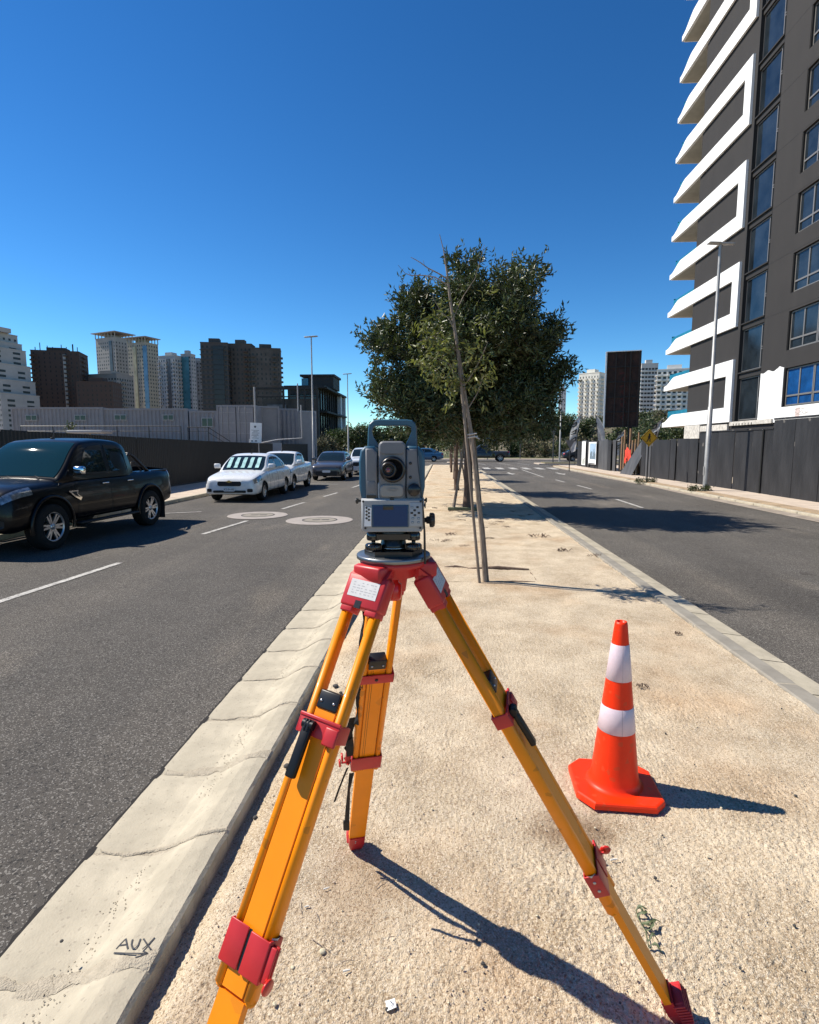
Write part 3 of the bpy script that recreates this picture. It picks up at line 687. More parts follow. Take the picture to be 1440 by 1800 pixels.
for py in (809, 833): obj('port', MB().lathe([(.0035,0),(.0035,.002),(0,.001)], 14, M=Matrix.Translation((X(720),-.0465,Zp(py))) @ Matrix.Rotation(R(90),4,'X'), cap=False), M_bk, ts)
def knob(name, px, pyy, r, y0, y1, m=M_bk, axis='Y', parent=ts, ribs=18):
    mb = MB(); prof = [(0,0),(r*.9,0),(r,(y1-y0)*.12),(r,(y1-y0)*.85),(r*.88,y1-y0),(0,y1-y0)]
    Mx = Matrix.Translation((X(px), y0, Zp(pyy))) @ Matrix.Rotation(R(90), 4, 'X') @ Matrix.Scale(-1, 4, (0,0,1)) if axis == 'Y' else Matrix.Translation((px, 0, Zp(pyy))) @ Matrix.Rotation(R(90), 4, 'Y')
    mb.lathe(prof, 28, M=Mx, cap=False)
    for k in range(ribs):
        a = 2*math.pi*k/ribs; c_, s_ = math.cos(a)*r, math.sin(a)*r
        mb.box((c_-.0009, s_-.0009, (y1-y0)*.15), (c_+.0009, s_+.0009, (y1-y0)*.85), Mx)
    return obj(name, mb, m, parent)
knob('focus_knob', 726, 854.5, .0145, -.062, -.045)
# telescope
bevpoly(MB_t := MB(), rrect(X(664.5), X(711.5), Zp(875), Zp(771), .012), -.050, .060, .004); obj('telescope', MB_t, M_grey, ts)
bevpoly(MB_t := MB(), rrect(X(666.5), X(709.5), Zp(793.5), Zp(772.5), .009), -.0535, -.045, .002); obj('telescope_hood', MB_t, M_grey, ts)
obj('sight', MB().box((X(684),-.03,Zp(771.5)), (X(690),.02,Zp(766.5)), bev=.001), M_bk, ts)
bevpoly(MB_t := MB(), rrect(X(662.5), X(711.5), Zp(876.5), Zp(839), .010), -.0488, -.030, .003); obj('telescope_base', MB_t, M_pale, ts)
bevpoly(MB_t := MB(), rrect(X(666.5), X(708), Zp(867.5), Zp(845.5), .010), -.0555, -.047, .003); obj('telescope_lower_cover', MB_t, mat('beige_housing', (.27,.255,.235), .5), ts)
mb = MB().lathe([(.0115,.0005),(.0125,.0012),(.0135,.0005)], 36, M=Matrix.Translation((X(688.5),-.0555,Zp(853.5))) @ Matrix.Rotation(R(90),4,'X') @ Matrix.Diagonal((1,.32,1,1)), cap=False)
mb.lathe([(0,.0006),(.009,.0008),(.0095,.0003)], 30, M=Matrix.Translation((X(688.5),-.0555,Zp(853.5))) @ Matrix.Rotation(R(90),4,'X') @ Matrix.Diagonal((1,.2,1,1)), cap=False)
obj('emblem', mb, mat('emblem_grey', (.24,.23,.22), .4), ts)
obj('telescope_lock', MB().box((X(684),-.056,Zp(872.5)), (X(691),-.050,Zp(868)), bev=.001), M_bk, ts)
Mtel = lambda px, py, y: Matrix.Translation((X(px), y, Zp(py))) @ Matrix.Rotation(R(90), 4, 'X')
obj('eyepiece_ring', MB().lathe([(0,0),(.0300,0),(.0305,.004),(.0285,.009),(.0235,.011),(.023,.006),(0,.004)], 48, M=Mtel(689, 819.5, -.0525), cap=False), M_bk, ts)
obj('eyepiece', MB().lathe([(0,.004),(.0185,.004),(.0185,.016),(.0165,.020),(.0135,.021),(.0125,.014),(.009,.013),(.008,.018),(.0065,.0175),(0,.0165)], 40, M=Mtel(682, 819.5, -.0545), cap=False), mat('eyepiece_rubber', (.012,.010,.010), .35), ts)
obj('lens', MB().lathe([(0,.0184),(.004,.0178),(.0058,.0168)], 24, M=Mtel(681, 820, -.0545), cap=False), mat('lens_glint_red', (.16,.02,.035), .05, spec=1), ts)  # red base colour paints the glint in the lens
# lower body and display
bevpoly(MB_t := MB(), [(X(637),Zp(928)),(X(634),Zp(922)),(X(634),Zp(870)),(X(744),Zp(870)),(X(743),Zp(922)),(X(739),Zp(928))], -.056, .050, .004); obj('lower_housing', MB_t, M_pale, ts)
bevpoly(MB_t := MB(), [(X(637),Zp(919)),(X(635.5),Zp(872)),(X(743),Zp(872)),(X(742),Zp(919))], -.0605, -.054, .002); obj('control_panel', MB_t, M_pale, ts)
obj('display_bezel', MB().box((X(652.5),-.0618,Zp(919)), (X(716.5),-.0600,Zp(880)), bev=.0006), mat('bezel_blue', (.02,.07,.13), .4), ts)
obj('display', MB().box((X(655),-.0624,Zp(917)), (X(714.5),-.0612,Zp(881.5))), M_scr, ts)
obj('battery_notch', MB().box((X(672),-.0630,Zp(888.5)), (X(690),-.0617,Zp(880.5)), bev=.0004), M_bk, ts)
mb = MB(); mb.add([(X(639),-.0618,Zp(917)),(X(640.5),-.0618,Zp(882)),(X(652),-.0618,Zp(885)),(X(651),-.0618,Zp(917))], [(0,1,2,3)])
obj('side_print', mb, M_white, ts)
mb = MB()
for i in range(8):
    cx = X(643.5+(i % 2)*4); cz = Zp(885+i*3)
    mb.add([(cx-.0034,-.0624,cz),(cx,-.0624,cz+.0032),(cx+.0034,-.0624,cz),(cx,-.0624,cz-.0032)], [(0,1,2,3)])
obj('logo', mb, M_bk, ts)
obj('keypad', MB().box((X(718.5),-.0620,Zp(916.5)), (X(740.5),-.0603,Zp(876.5)), bev=.0005), mat('keypad_grey', (.36,.38,.40), .5), ts)
kbm = MB().box((-.0030,-.0009,-.0024), (.0030,.0006,.0024), bev=.0008).mesh('button'); kbm.materials.append(mat('button_black', (.02,.02,.022), .4))
kbb = MB().box((-.0030,-.0009,-.0024), (.0030,.0006,.0024), bev=.0008).mesh('button'); kbb.materials.append(mat('button_outline', (.10,.16,.19), .4))
kfc = MB().box((-.0020,-.0014,-.0014), (.0020,-.0008,.0014)).mesh('button_face'); kfc.materials.append(mat('keypad_grey', (.36,.38,.40)))
for px, py, bk in ((722.5,884,0),(732,884,1),(727,889.5,1),(722,894,1),(734.5,894,1),(727.5,898,1),(724,903.5,0),(734,903.5,0),(723.5,910.5,0),(734,910.5,0)):
    o = piece('button', kbm if bk else kbb, None, ts, (X(px),-.0622,Zp(py)))
    if not bk: piece('button_face', kfc, None, ts, (X(px),-.0622,Zp(py)))
for px, py in ((637.5,874),(737.5,874),(641,920.5),(737,920.5)):
    obj('panel_screw', MB().lathe([(.0026,0),(.0026,.0012),(0,.0012)], 12, M=Mtel(px, py, -.0598), cap=False), M_bk, ts)
# side knobs
def sideknob(name, x0, x1, py, r, y=0.0):
    Mx = Matrix.Translation((x0, y, Zp(py))) @ Matrix.Rotation(R(90), 4, 'Y') ; L_ = x1-x0
    mb = MB().lathe([(0,0),(r*.35,0),(r*.35,L_*.3),(r*.55,L_*.35),(r*.55,L_*.55),(r,L_*.6),(r,L_*.92),(r*.9,L_),(0,L_)], 26, M=Mx, cap=False)
    for k in range(16):
        a = k*math.pi/8; mb.box((r*math.cos(a)-.001, r*math.sin(a)-.001, L_*.62), (r*math.cos(a)+.001, r*math.sin(a)+.001, L_*.9), Mx)
    obj(name, mb, M_bk, ts)
sideknob('tangent_knob', X(742), X(764), 910, .0165, -.025)
sideknob('side_knob', X(743), X(750), 874, .005, -.03)
sideknob('side_knob', X(743), X(748), 884, .0065, -.02)
sideknob('side_knob', X(635), X(622.5), 876, .0055, -.02)
# tribrach (instrument base) as part
tb = MB()
tb.lathe([(0,.064),(.038,.064),(.042,.060),(.044,.050),(.040,.046)], 36, cap=False)
tb.prism([(.062*math.cos(R(a)), .062*math.sin(R(a))) for a in (70,110,190,230,310,350)], .040, .053)
tb.prism([(.072*math.cos(R(a)), .072*math.sin(R(a))) for a in (68,112,188,232,308,352)], .0005, .012)
tb.lathe([(.030,.012),(.036,.016),(.032,.024),(.028,.040)], 30, cap=False)
tri_b = obj('tribrach', tb, M_bk, ts)
obj('spring_plate', MB().lathe([(.028,.015),(.040,.0165),(.028,.018)], 36, cap=False), M_steel, ts)
for a in (90, 210, 330):
    cx, cy = .056*math.cos(R(a)), .056*math.sin(R(a))
    mb = MB().lathe([(.006,.012),(.0185,.0125),(.0195,.015),(.0195,.026),(.0175,.028),(.005,.029),(.005,.036),(.015,.037),(.0165,.040),(.0165,.053),(.013,.0575),(0,.0585)], 28, M=Matrix.Translation((cx, cy, 0)), cap=False)
    for k in range(20):
        t_ = k*math.pi/10; mb.box((cx+.0193*math.cos(t_)-.0008, cy+.0193*math.sin(t_)-.0008, .0155), (cx+.0193*math.cos(t_)+.0008, cy+.0193*math.sin(t_)+.0008, .0255))
    obj('levelling_screw', mb, mat('gloss_black', (.008,.008,.009), .18, coat=.5), ts)
# cable hanging from the handle
mb = MB().tube([(X(731),-.02,Zp(745)),(X(731.5),-.045,Zp(775)),(X(733),-.055,Zp(810)),(X(737),-.062,Zp(845)),(X(741),-.064,Zp(875)),(X(743),-.062,Zp(900)),(X(744.5),-.060,Zp(930)),(X(745),-.060,Zp(960)),(X(745.5),-.060,Zp(984))], [.0013]*5+[.0017,.0026,.0028,.0028], 8)
obj('cable', mb, M_bk, ts)

# ================================================================== CONE
cz0 = G(1079, 1384); CONE = Vector((cz0[0], cz0[1], .0))
M_or = mat('cone_orange', (.88,.035,.003), .42, var=.07, vscale=9, spec=.3, detail=12)
addnode_speckle(M_or, 60, (.5,.09,.03), .95, .35)
M_refl = mat('reflective_band', (.66,.53,.57), .4, var=.04, vscale=50, spec=.6)
cn = thing('traffic_cone', 'orange traffic cone with two pale reflective bands on the sand right of the tripod', 'traffic cone', (CONE.x, CONE.y, .004), R(-3))
HT = AY(1086, 1092, CONE.y)[1]-.004
def rc(z): return .110-(.110-.027)*(z-.03)/(HT-.03)
b = MB()
oct_ = [(-.19,-.105),(-.125,-.185),(.14,-.185),(.19,-.13),(.19,.105),(.12,.185),(-.13,.185),(-.19,.12)]
def ring8(s, z): return [(x*s, y*s, z) for x, y in oct_]
rings = [ring8(1,0), ring8(1,.018), ring8(.985,.026), ring8(.95,.030)]
v = [p for r_ in rings for p in r_]
b.add(v, [(k*8+i, k*8+(i+1)%8, k*8+8+(i+1)%8, k*8+8+i) for k in range(3) for i in range(8)]+[tuple(range(8))[::-1], tuple(range(24,32))])
obj('base', b, M_or, cn)
prof = [(.130,.030),(.121,.034),(.113,.042),(.108,.06)]
zs = np.linspace(.10, HT-.012, 10); prof += [(rc(z), z) for z in zs]+[(rc(HT)-.002, HT),(rc(HT)-.008,HT),(rc(HT)-.009,HT-.05)]
obj('cone_body', MB().lathe(prof, 48, cap=False), M_or, cn)
for ya, yb in ((1140, 1206), (1249, 1296)):
    z1 = AY(1086, ya, CONE.y-.06)[1]; z0 = AY(1086, yb, CONE.y-.08)[1]
    bm_ = MB().lathe([(rc(z0)+.0005,z0),(rc(z0)+.0018,z0+.001),(rc(z1)+.0018,z1-.001),(rc(z1)+.0005,z1)], 48, cap=False)
    obj('reflective_band', bm_, M_refl, cn)
    sm_ = MB().add([(rc(z0)*math.sin(a)+0, -rc(z0)*math.cos(a)-.0022, z0) for a in (.05,.07)]+[(rc(z1)*math.sin(a), -rc(z1)*math.cos(a)-.0022, z1) for a in (.07,.05)], [(0,1,2,3)])
    obj('band_seam', sm_, mat('seam_grey', (.35,.28,.30), .5), cn)
# ================================================================== VEHICLES
def interp(pts, x):
    xs = [p[0] for p in pts]; 
    if x <= xs[0]: return pts[0][1]
    if x >= xs[-1]: return pts[-1][1]
    for i in range(len(xs)-1):
        if xs[i] <= x <= xs[i+1]:
            t = (x-xs[i])/(xs[i+1]-xs[i]); 
            # monotone cubic-ish smoothing
            m = [0]*len(xs)
            def slope(k):
                if k == 0 or k == len(xs)-1: 
                    a, b = (0, 1) if k == 0 else (len(xs)-2, len(xs)-1)
                    return (pts[b][1]-pts[a][1])/(xs[b]-xs[a])
                s1 = (pts[k][1]-pts[k-1][1])/(xs[k]-xs[k-1]); s2 = (pts[k+1][1]-pts[k][1])/(xs[k+1]-xs[k])
                return 0 if s1*s2 <= 0 else 2*s1*s2/(s1+s2)
            h = xs[i+1]-xs[i]; m0, m1 = slope(i)*h, slope(i+1)*h
            return (2*t**3-3*t**2+1)*pts[i][1]+(t**3-2*t*t+t)*m0+(-2*t**3+3*t*t)*pts[i+1][1]+(t**3-t*t)*m1
M_tint = mat('car_glass', (.010,.018,.020), .03, spec=.5, ior=1.5)
M_chrome = mat('chrome', (.75,.75,.75), .12, metal=1)
M_head = mat('headlight_glass', (.30,.31,.32), .08, metal=.5, spec=1, var=.5, vscale=18, coat=.8)
M_tail = mat('tail_light', (.35,.01,.01), .12, coat=.8)
M_plate = mat('number_plate', (.72,.72,.70), .5)
M_rim = mat('alloy', (.55,.55,.56), .32, metal=.85)
M_trim = mat('black_trim', (.012,.012,.012), .6)
M_well = mat('wheel_well', (.004,.004,.004), .95)
M_int = mat('interior', (.05,.05,.05), .8)
_wh = {}
def wheel_meshes(r, wd, spokes):
    key = (r, wd, spokes)
    if key in _wh: return _wh[key]
    Mx = Matrix.Rotation(R(90), 4, 'X')      # axis along y
    ty = MB().lathe([(r*.64,-wd/2),(r*.80,-wd/2-.004),(r*.93,-wd/2),(r*.985,-wd/2+.02),(r,-wd/2+.05),(r,wd/2-.05),(r*.985,wd/2-.02),(r*.93,wd/2),(r*.80,wd/2+.004),(r*.64,wd/2)], 40, M=Mx, cap=False).mesh('tyre')
    ri = MB().lathe([(r*.66,-wd/2+.01),(r*.63,-wd/2+.015),(r*.60,-.01),(r*.60,wd/2)], 40, M=Mx, cap=False)
    ri.lathe([(0,.03),(r*.6,.03)], 30, M=Mx, cap=False)
    lp = MB().lathe([(r*.585,-wd/2+.03),(r*.60,-wd/2+.012),(r*.645,-wd/2+.006),(r*.66,-wd/2+.012)], 40, M=Mx, cap=False)
    im = ri.mesh('rim')
    sp = MB()
    for k in range(spokes):
        a = 2*math.pi*k/spokes
        Ms = Mx @ Matrix.Rotation(a, 4, 'Z')
        w1, w2 = r*.12, r*.13
        for sg in (-1, 1):
            sp.add([(r*.08,-w1*.5+sg*.02*r,-wd/2+.035),(r*.08,w1*.5+sg*.02*r,-wd/2+.035),(r*.62,w2*.28+sg*w2*.7,-wd/2+.018),(r*.62,-w2*.28+sg*w2*.7,-wd/2+.018),
                    (r*.08,-w1*.5+sg*.02*r,-wd/2+.07),(r*.08,w1*.5+sg*.02*r,-wd/2+.07),(r*.62,w2*.28+sg*w2*.7,-wd/2+.05),(r*.62,-w2*.28+sg*w2*.7,-wd/2+.05)],
                   [(0,1,2,3),(4,7,6,5),(0,4,5,1),(1,5,6,2),(2,6,7,3),(3,7,4,0)], False, Ms)
    sp.lathe([(0,-wd/2+.022),(r*.13,-wd/2+.025),(r*.15,-wd/2+.05),(r*.15,.03)], 20, M=Mx, cap=False)
    sp.add(lp.v, lp.f, True); sm = sp.mesh('spokes')
    ty.materials.append(M_rubber); im.materials.append(M_trim); sm.materials.append(M_rim)
    _wh[key] = (ty, im, sm); return _wh[key]
def car(name, label, cat, loc, rz, c, group=None):
    """local x runs from the nose (0) to the tail (L), y across, z up; root at the middle"""
    L, W = c['L'], c['W']; paint = c['paint']; hw = W/2
    t = thing(name, label, cat, loc, rz, group)
    Mo = Matrix.Translation((-L/2, 0, 0))
    width = c.get('plan', [(0,.74),(.03,.85),(.12,.94),(.35,.99),(.9,1),(L-.6,1),(L-.15,.94),(L-.03,.86),(L,.78)])
    bot = c.get('bottom', [(0,.26),(.15,.22),(.6,.24),(L-.6,.26),(L-.1,.32),(L,.38)])
    belt = c['belt']; top = c['top']
    fr = [(0,0),(.55,0),(.86,0),(.965,.05),(.995,.18),(1,.38),(.985,.56),(.97,.70),(.955,.80),(.93,.90),(.885,.965),(.80,.995),(.55,1.0),(.25,1.0),(0,1.0)]
    def ring(x, off=0):
        w_ = hw*interp(width, x); zb = interp(bot, x); zt = interp(belt, x); cr = c.get('crown', .035)
        out = []
        for j, (a, b) in enumerate(fr):
            z = zb+(zt-zb)*b; 
            if j >= 10: z += cr*(1-(a/.885)**2)
            out.append(Vector((x, a*w_, z)))
        return out
    xs = sorted(set([0,.015,.04,.09,.16,.25]+[.25+(L-.5)*i/46 for i in range(47)]+[L-.16,L-.09,L-.04,L-.012,L]))
    nr = len(fr)
    v = []; f = []
    for x in xs:
        rg = ring(x); v += [p[:] for p in rg]+[(p.x, -p.y, p.z) for p in rg[::-1][1:-1]]
    K = 2*nr-2
    for i in range(len(xs)-1):
        for j in range(K): f.append((i*K+j, i*K+(j+1) % K, (i+1)*K+(j+1) % K, (i+1)*K+j))
    f += [tuple(range(K)), tuple(range((len(xs)-1)*K, len(xs)*K))[::-1]]
    mb = MB(); mb.add(v, f, True)
    if c.get('bed'):        # open load bed of a pickup
        pass
    body = obj('body', mb, paint, t); body.matrix_local = Mo
    # openings for the wheels
    cut = MB(); Rw = c['wheel_r']; ar = c.get('arch', 1.16)*Rw
    for ax in c['axles']:
        for s in (-1, 1):
            cut.lathe([(0,-.32),(ar,-.32),(ar,.32),(0,.32)], 40, M=Matrix.Translation((ax, s*(hw-.02), Rw*1.02)) @ Matrix.Rotation(R(90), 4, 'X'), cap=False)
    if c.get('bed'):
        x0, x1, d_ = c['bed']; cut.box((x0, -hw*.80, interp(belt, x0)-d_), (x1, hw*.80, interp(belt, x0)+.4))
    co = obj('cutter', cut, M_well, t); co.matrix_local = Mo
    bm = bmesh.new(); bm.from_mesh(co.data); bmesh.ops.remove_doubles(bm, verts=bm.verts, dist=1e-5); bm.to_mesh(co.data); bm.free()
    bm = bmesh.new(); bm.from_mesh(body.data); bmesh.ops.remove_doubles(bm, verts=bm.verts, dist=1e-6); bm.to_mesh(body.data); bm.free()
    mod = body.modifiers.new('b', 'BOOLEAN'); mod.operation = 'DIFFERENCE'; mod.object = co; mod.solver = 'EXACT'
    dg = bpy.context.evaluated_depsgraph_get(); nm = bpy.data.meshes.new_from_object(body.evaluated_get(dg)); body.modifiers.clear(); body.data = nm
    if M_well.name not in [m.name for m in nm.materials if m]: nm.materials.append(M_well)
    wi = [m.name for m in nm.materials].index(M_well.name)
    for p in nm.polygons:          # inside of the arches is black liner
        cc = p.center
        for ax in c['axles']:
            if math.hypot(cc.x-ax, cc.z-Rw*1.02) < ar+.01 and abs(cc.y) < hw-.03 and abs(cc.y) > hw-.36 and math.hypot(cc.x-ax, cc.z-Rw*1.02) > 0 and cc.z < interp(belt, cc.x)-.12: p.material_index = wi
    bpy.data.objects.remove(co)
    def patch(name, x0, x1, j0, j1, m, off=.004, side=(-1, 1), nx=10, parent=t, slant=0):
        """panel lying on the body side between ring rows j0 and j1"""
        obs = []
        for s in side:
            v = []; js = np.linspace(j0, j1, max(3, int((j1-j0)*3)+1)); 
            for i in range(nx+1):
                for q, j in enumerate(js):
                    xx = x0+(x1-x0)*i/nx+slant*(j-j0)/(j1-j0)
                    rg = ring(max(0, min(L, xx))); a = int(min(nr-2, math.floor(j))); p = rg[a].lerp(rg[a+1], j-a)
                    rg2 = ring(max(0, min(L, xx+.02))); dx = (rg2[a].lerp(rg2[a+1], j-a)-p); dj = rg[a+1]-rg[a]; n = dj.cross(dx).normalized()
                    if n.y < 0 and abs(n.y) > .2: n = -n
                    if n.z < 0 and a >= 10: n = -n
                    if dx.length < 1e-6: n = Vector((-1, .2, 0)).normalized()
                    p = p+n*off; v.append((p.x, s*p.y, p.z))
            kk = len(js); f = [(i*kk+q_, i*kk+q_+1, (i+1)*kk+q_+1, (i+1)*kk+q_) for i in range(nx) for q_ in range(kk-1)]
            o = obj(name, MB().add(v, f, True), m, parent); 
            o.matrix_local = Mo if parent == t else Matrix(); obs.append(o)
        return obs
    # greenhouse
    ga, gb, gc, gd = c['gh']           # windscreen base, windscreen top, rear glass top, rear glass base
    zr = c['roof']; wb, wt = c.get('gw', (.90, .74))
    zm = max(interp(top, x) for x in np.linspace(gb, gc, 12))
    zbase = interp(belt, (gb+gc)/2)
    def gy(x, z):
        k = max(0, min(1, (z-zbase)/(zm-zbase))); pl = interp([(ga,.93),(ga+.35,1),(gd-.4,1),(gd,.90)], x)
        return hw*(wb+(wt-wb)*k**1.15)*pl
    def gring(x):
        zt = interp(top, x); zb_ = interp(belt, x)-.05; out = []
        ed = min(.07, max(.0, (zt-zb_-.05)*.5))
        for k in (0, .25, .5, .75, 1): z = zb_+(zt-ed-zb_)*k; out.append(Vector((x, gy(x, z), z)))
        ye = out[-1].y
        for a, b in ((.975,.55),(.93,.82),(.85,.95),(.6,1.0),(.3,1.02),(0,1.03)): out.append(Vector((x, ye*a, zt-ed+ed*b+(.025*(1-a*a) if a < .9 else 0))))
        return out
    gx = sorted(set(list(np.linspace(ga, gb, 14))+list(np.linspace(gb, gc, 16))+list(np.linspace(gc, gd, 12))))
    v = []; f = []
    for x in gx:
        rg = gring(x); v += [p[:] for p in rg]+[(p.x, -p.y, p.z) for p in rg[::-1][1:]]
    K = 2*11-1
    for i in range(len(gx)-1):
        for j in range(K-1): f.append((i*K+j, i*K+j+1, (i+1)*K+j+1, (i+1)*K+j))
    f += [tuple(range(K)), tuple(range((len(gx)-1)*K, len(gx)*K))[::-1]]
    o = obj('cabin', MB().add(v, f, True), paint, t); o.matrix_local = Mo
    def glass_cross(name, xa, xb, fr_=.90, m=M_tint, off=.007):
        v = []; n, k = 12, 14
        for i in range(n+1):
            x = xa+(xb-xa)*i/n; rg = gring(x); zt = interp(top, x)
            yy = rg[6].y*fr_/.93*.99; pts = [(p.y, p.z) for p in rg[6:]][::-1]
            nx_ = -(interp(top, x+.01)-interp(top, x-.01))/.02; nn = Vector((nx_, 0, 1)).normalized()
            for j in range(k+1):
                y = -yy+2*yy*j/k; z = np.interp(abs(y), [p[0] for p in pts], [p[1] for p in pts]); v.append((x+nn.x*off, y, z+nn.z*off))
        f = [(i*(k+1)+j, i*(k+1)+j+1, (i+1)*(k+1)+j+1, (i+1)*(k+1)+j) for i in range(n) for j in range(k)]
        o = obj(name, MB().add(v, f, True), m, t); o.matrix_local = Mo; return o
    ws = glass_cross('windscreen', ga+.05, gb-.03, m=c.get('ws_mat', M_tint))
    if c.get('shade'):     # folded sun shade behind the windscreen, seen as bright panels
        for k in range(5):
            v = []; y0 = -.52+k*.23
            for i in range(5):
                x = ga+.12+(gb-ga-.30)*i/4; z = interp(top, x)+.050; 
                v += [(x, y0+.03*i/4, z), (x, y0+.12+.02*i/4+.008*math.sin(i*2.3+k), z)]
            o = obj('sun_shade', MB().add(v, [(2*i, 2*i+1, 2*i+3, 2*i+2) for i in range(4)], True), mat('shade_foil', (.42,.66,.63), .25, var=.3, vscale=5, coat=.6), t); o.matrix_local = Mo
    wp = MB()
    for y0 in (-.45, .08): wp.tube([(ga+.02, y0, interp(top, ga+.02)+.02), (ga+.12, y0+.25, interp(top, ga+.12)+.018), (ga+.22, y0+.48, interp(top, ga+.22)+.018)], .008, 5)
    o = obj('wiper', wp, M_trim, t); o.matrix_local = Mo
    glass_cross('rear_window', gc+.04, gd-.06)
    # side windows as polygons in (x, z)
    for nm_, poly in c['sidewin']:
        for s in (-1, 1):
            cx = sum(p[0] for p in poly)/len(poly); cz_ = sum(p[1] for p in poly)/len(poly)
            v = [(x, s*(gy(x, z)+.006), z) for x, z in poly]; v2 = [(cx+(x-cx)*1.09, s*(gy(x, z)+.003), cz_+(z-cz_)*1.11) for x, z in poly]
            o = obj(nm_, MB().add(v, [tuple(range(len(v)))]), M_tint, t); o.matrix_local = Mo
            o2 = obj('window_frame', MB().add(v2, [tuple(range(len(v2)))]), M_trim, o)
    # doors with seams and handles
    for k, (x0, x1) in enumerate(c['doors']):
        ss = patch('door_seam', x0-.012, x1+.012, 3.2, 9.6, M_trim, off=.0015)
        dd = patch('door', x0, x1, 3.3, 9.5, paint, off=.0035, nx=12)
        for s, d_ in zip((-1, 1), dd):
            zz = interp(belt, x1)-c.get('handle_drop', .16); yy = hw*.985
            Mx_ = Matrix.Translation((x1-.14, s*yy, zz))
            obj('door_handle', MB().box((-.09,-.022,-.014), (.09,.022,.014), Mx_, bev=.01), c.get('handle_mat', paint), d_)
    # lights, grille, plate, bumper trims
    for a in c['head']: patch('headlight', *a, M_head, off=.006, nx=8)
    for a in c['tail']: patch('tail_light', *a, M_tail, off=.006, nx=6)
    for a in c.get('sill', []): patch('sill_trim', *a, M_trim, off=.004, nx=16)
    for nm_, (y0, y1, z0, z1), m, dx in c['front']:
        pts = rr2(y0, y1, z0, z1, min(.06, (z1-z0)*.45)); n_ = len(pts); v = []
        for y, z in pts:
            # nose surface depth at this height and width
            xx = nose_x(c, hw, y, z, width); v.append((xx-dx, y, z))
        o = obj(nm_, MB().add(v+[(p[0]+.03, p[1]*.99, p[2]) for p in v], [tuple(range(n_))]+[(i, (i+1) % n_, n_+(i+1) % n_, n_+i) for i in range(n_)]), m, t); o.matrix_local = Mo
    if c.get('fog'):
        for s in (-1, 1):
            y, z, r = c['fog']; xx = nose_x(c, hw, y, z, width)
            pts = rr2(y-r*1.6, y+r*1.6, z-r, z+r, r*.6); v = [(nose_x(c, hw, a, b, width)-.022, s*a, b) for a, b in pts]
            o = obj('fog_light', MB().add(v, [tuple(range(len(v)))]), M_trim, t); o.matrix_local = Mo
    # bonnet seam, wing mirrors, aerial
    for s in (-1, 1):
        mx_ = ga+.30; my = gy(mx_, interp(belt, mx_)+.1)
        mr = MB().box((-.05,-.10,-.075), (.05,.10,.075), Matrix.Translation((mx_, s*(my+.16), interp(belt, mx_)+.13)), bev=.035)
        mr.tube([(mx_+.02, s*(my-.02), interp(belt, mx_)+.03), (mx_+.01, s*(my+.1), interp(belt, mx_)+.09)], .018, 8)
        o = obj('wing_mirror', mr, c.get('mirror', paint), t); o.matrix_local = Mo
        obj('mirror_glass', MB().box((.051,-.08,-.055), (.053,.08,.055), Matrix.Translation((mx_, s*(my+.16), interp(belt, mx_)+.13))), M_tint, o)
    x = gb+.25; o = obj('aerial', MB().tube([(x,0,interp(top,x)+.02),(x+.05,0,interp(top,x)+c.get('aer', .16))], .006, 5).box((x-.04,-.02,interp(top,x)),(x+.04,.02,interp(top,x)+.045),bev=.008), M_trim, t); o.matrix_local = Mo
    # wheels
    ty, im, sm = wheel_meshes(Rw, c.get('wheel_w', .20), c.get('spokes', 5))
    for ax in c['axles']:
        for s in (-1, 1):
            wo = bpy.data.objects.new('wheel', None); COL.objects.link(wo); wo.parent = t; wo.location = (ax-L/2, s*(hw-c.get('inset', .115)), Rw)
            wo.rotation_euler = (0, random.uniform(0, 1), 0 if s < 0 else 0)
            # meshes have the outer face at -y... mirrored for the other side
            for nm_, me_ in (('tyre', ty), ('rim', im), ('spokes', sm)):
                p = bpy.data.objects.new(nm_, me_); COL.objects.link(p); p.parent = wo
                if s < 0: p.rotation_euler = (0, 0, math.pi)
    for e in c.get('extra', []): e(t, Mo, paint, hw, gy)
    return t
def rr2(x0, x1, z0, z1, r, n=5):
    pts = []
    for cx, cz, a0 in ((x1-r, z1-r, 0), (x0+r, z1-r, 90), (x0+r, z0+r, 180), (x1-r, z0+r, 270)):
        for k in range(n+1):
            a = R(a0+90*k/n); pts.append((cx+r*math.cos(a), cz+r*math.sin(a)))
    return pts
def nose_x(c, hw, y, z, width):
    """foremost x of the body at lateral y and height z"""
    x = 0
    while x < 1.2:
        if hw*interp(width, x)*.99 >= abs(y) and interp(c['belt'], x) >= z and interp(c.get('bottom', [(0,.26),(.15,.22)]), x) <= z+.04: return x
        x += .01
    return x
P_white = mat('white_paint', (.78,.78,.77), .28, coat=.7, var=.02, vscale=2)
P_black = mat('black_paint', (.003,.0027,.0035), .3, coat=.2, spec=.2)
P_grey = mat('grey_paint', (.09,.085,.088), .3, metal=.4, coat=.7)
P_blue = mat('blue_paint', (.03,.10,.20), .3, coat=.6)
P_dark = mat('dark_paint', (.03,.03,.03), .3, coat=.6)

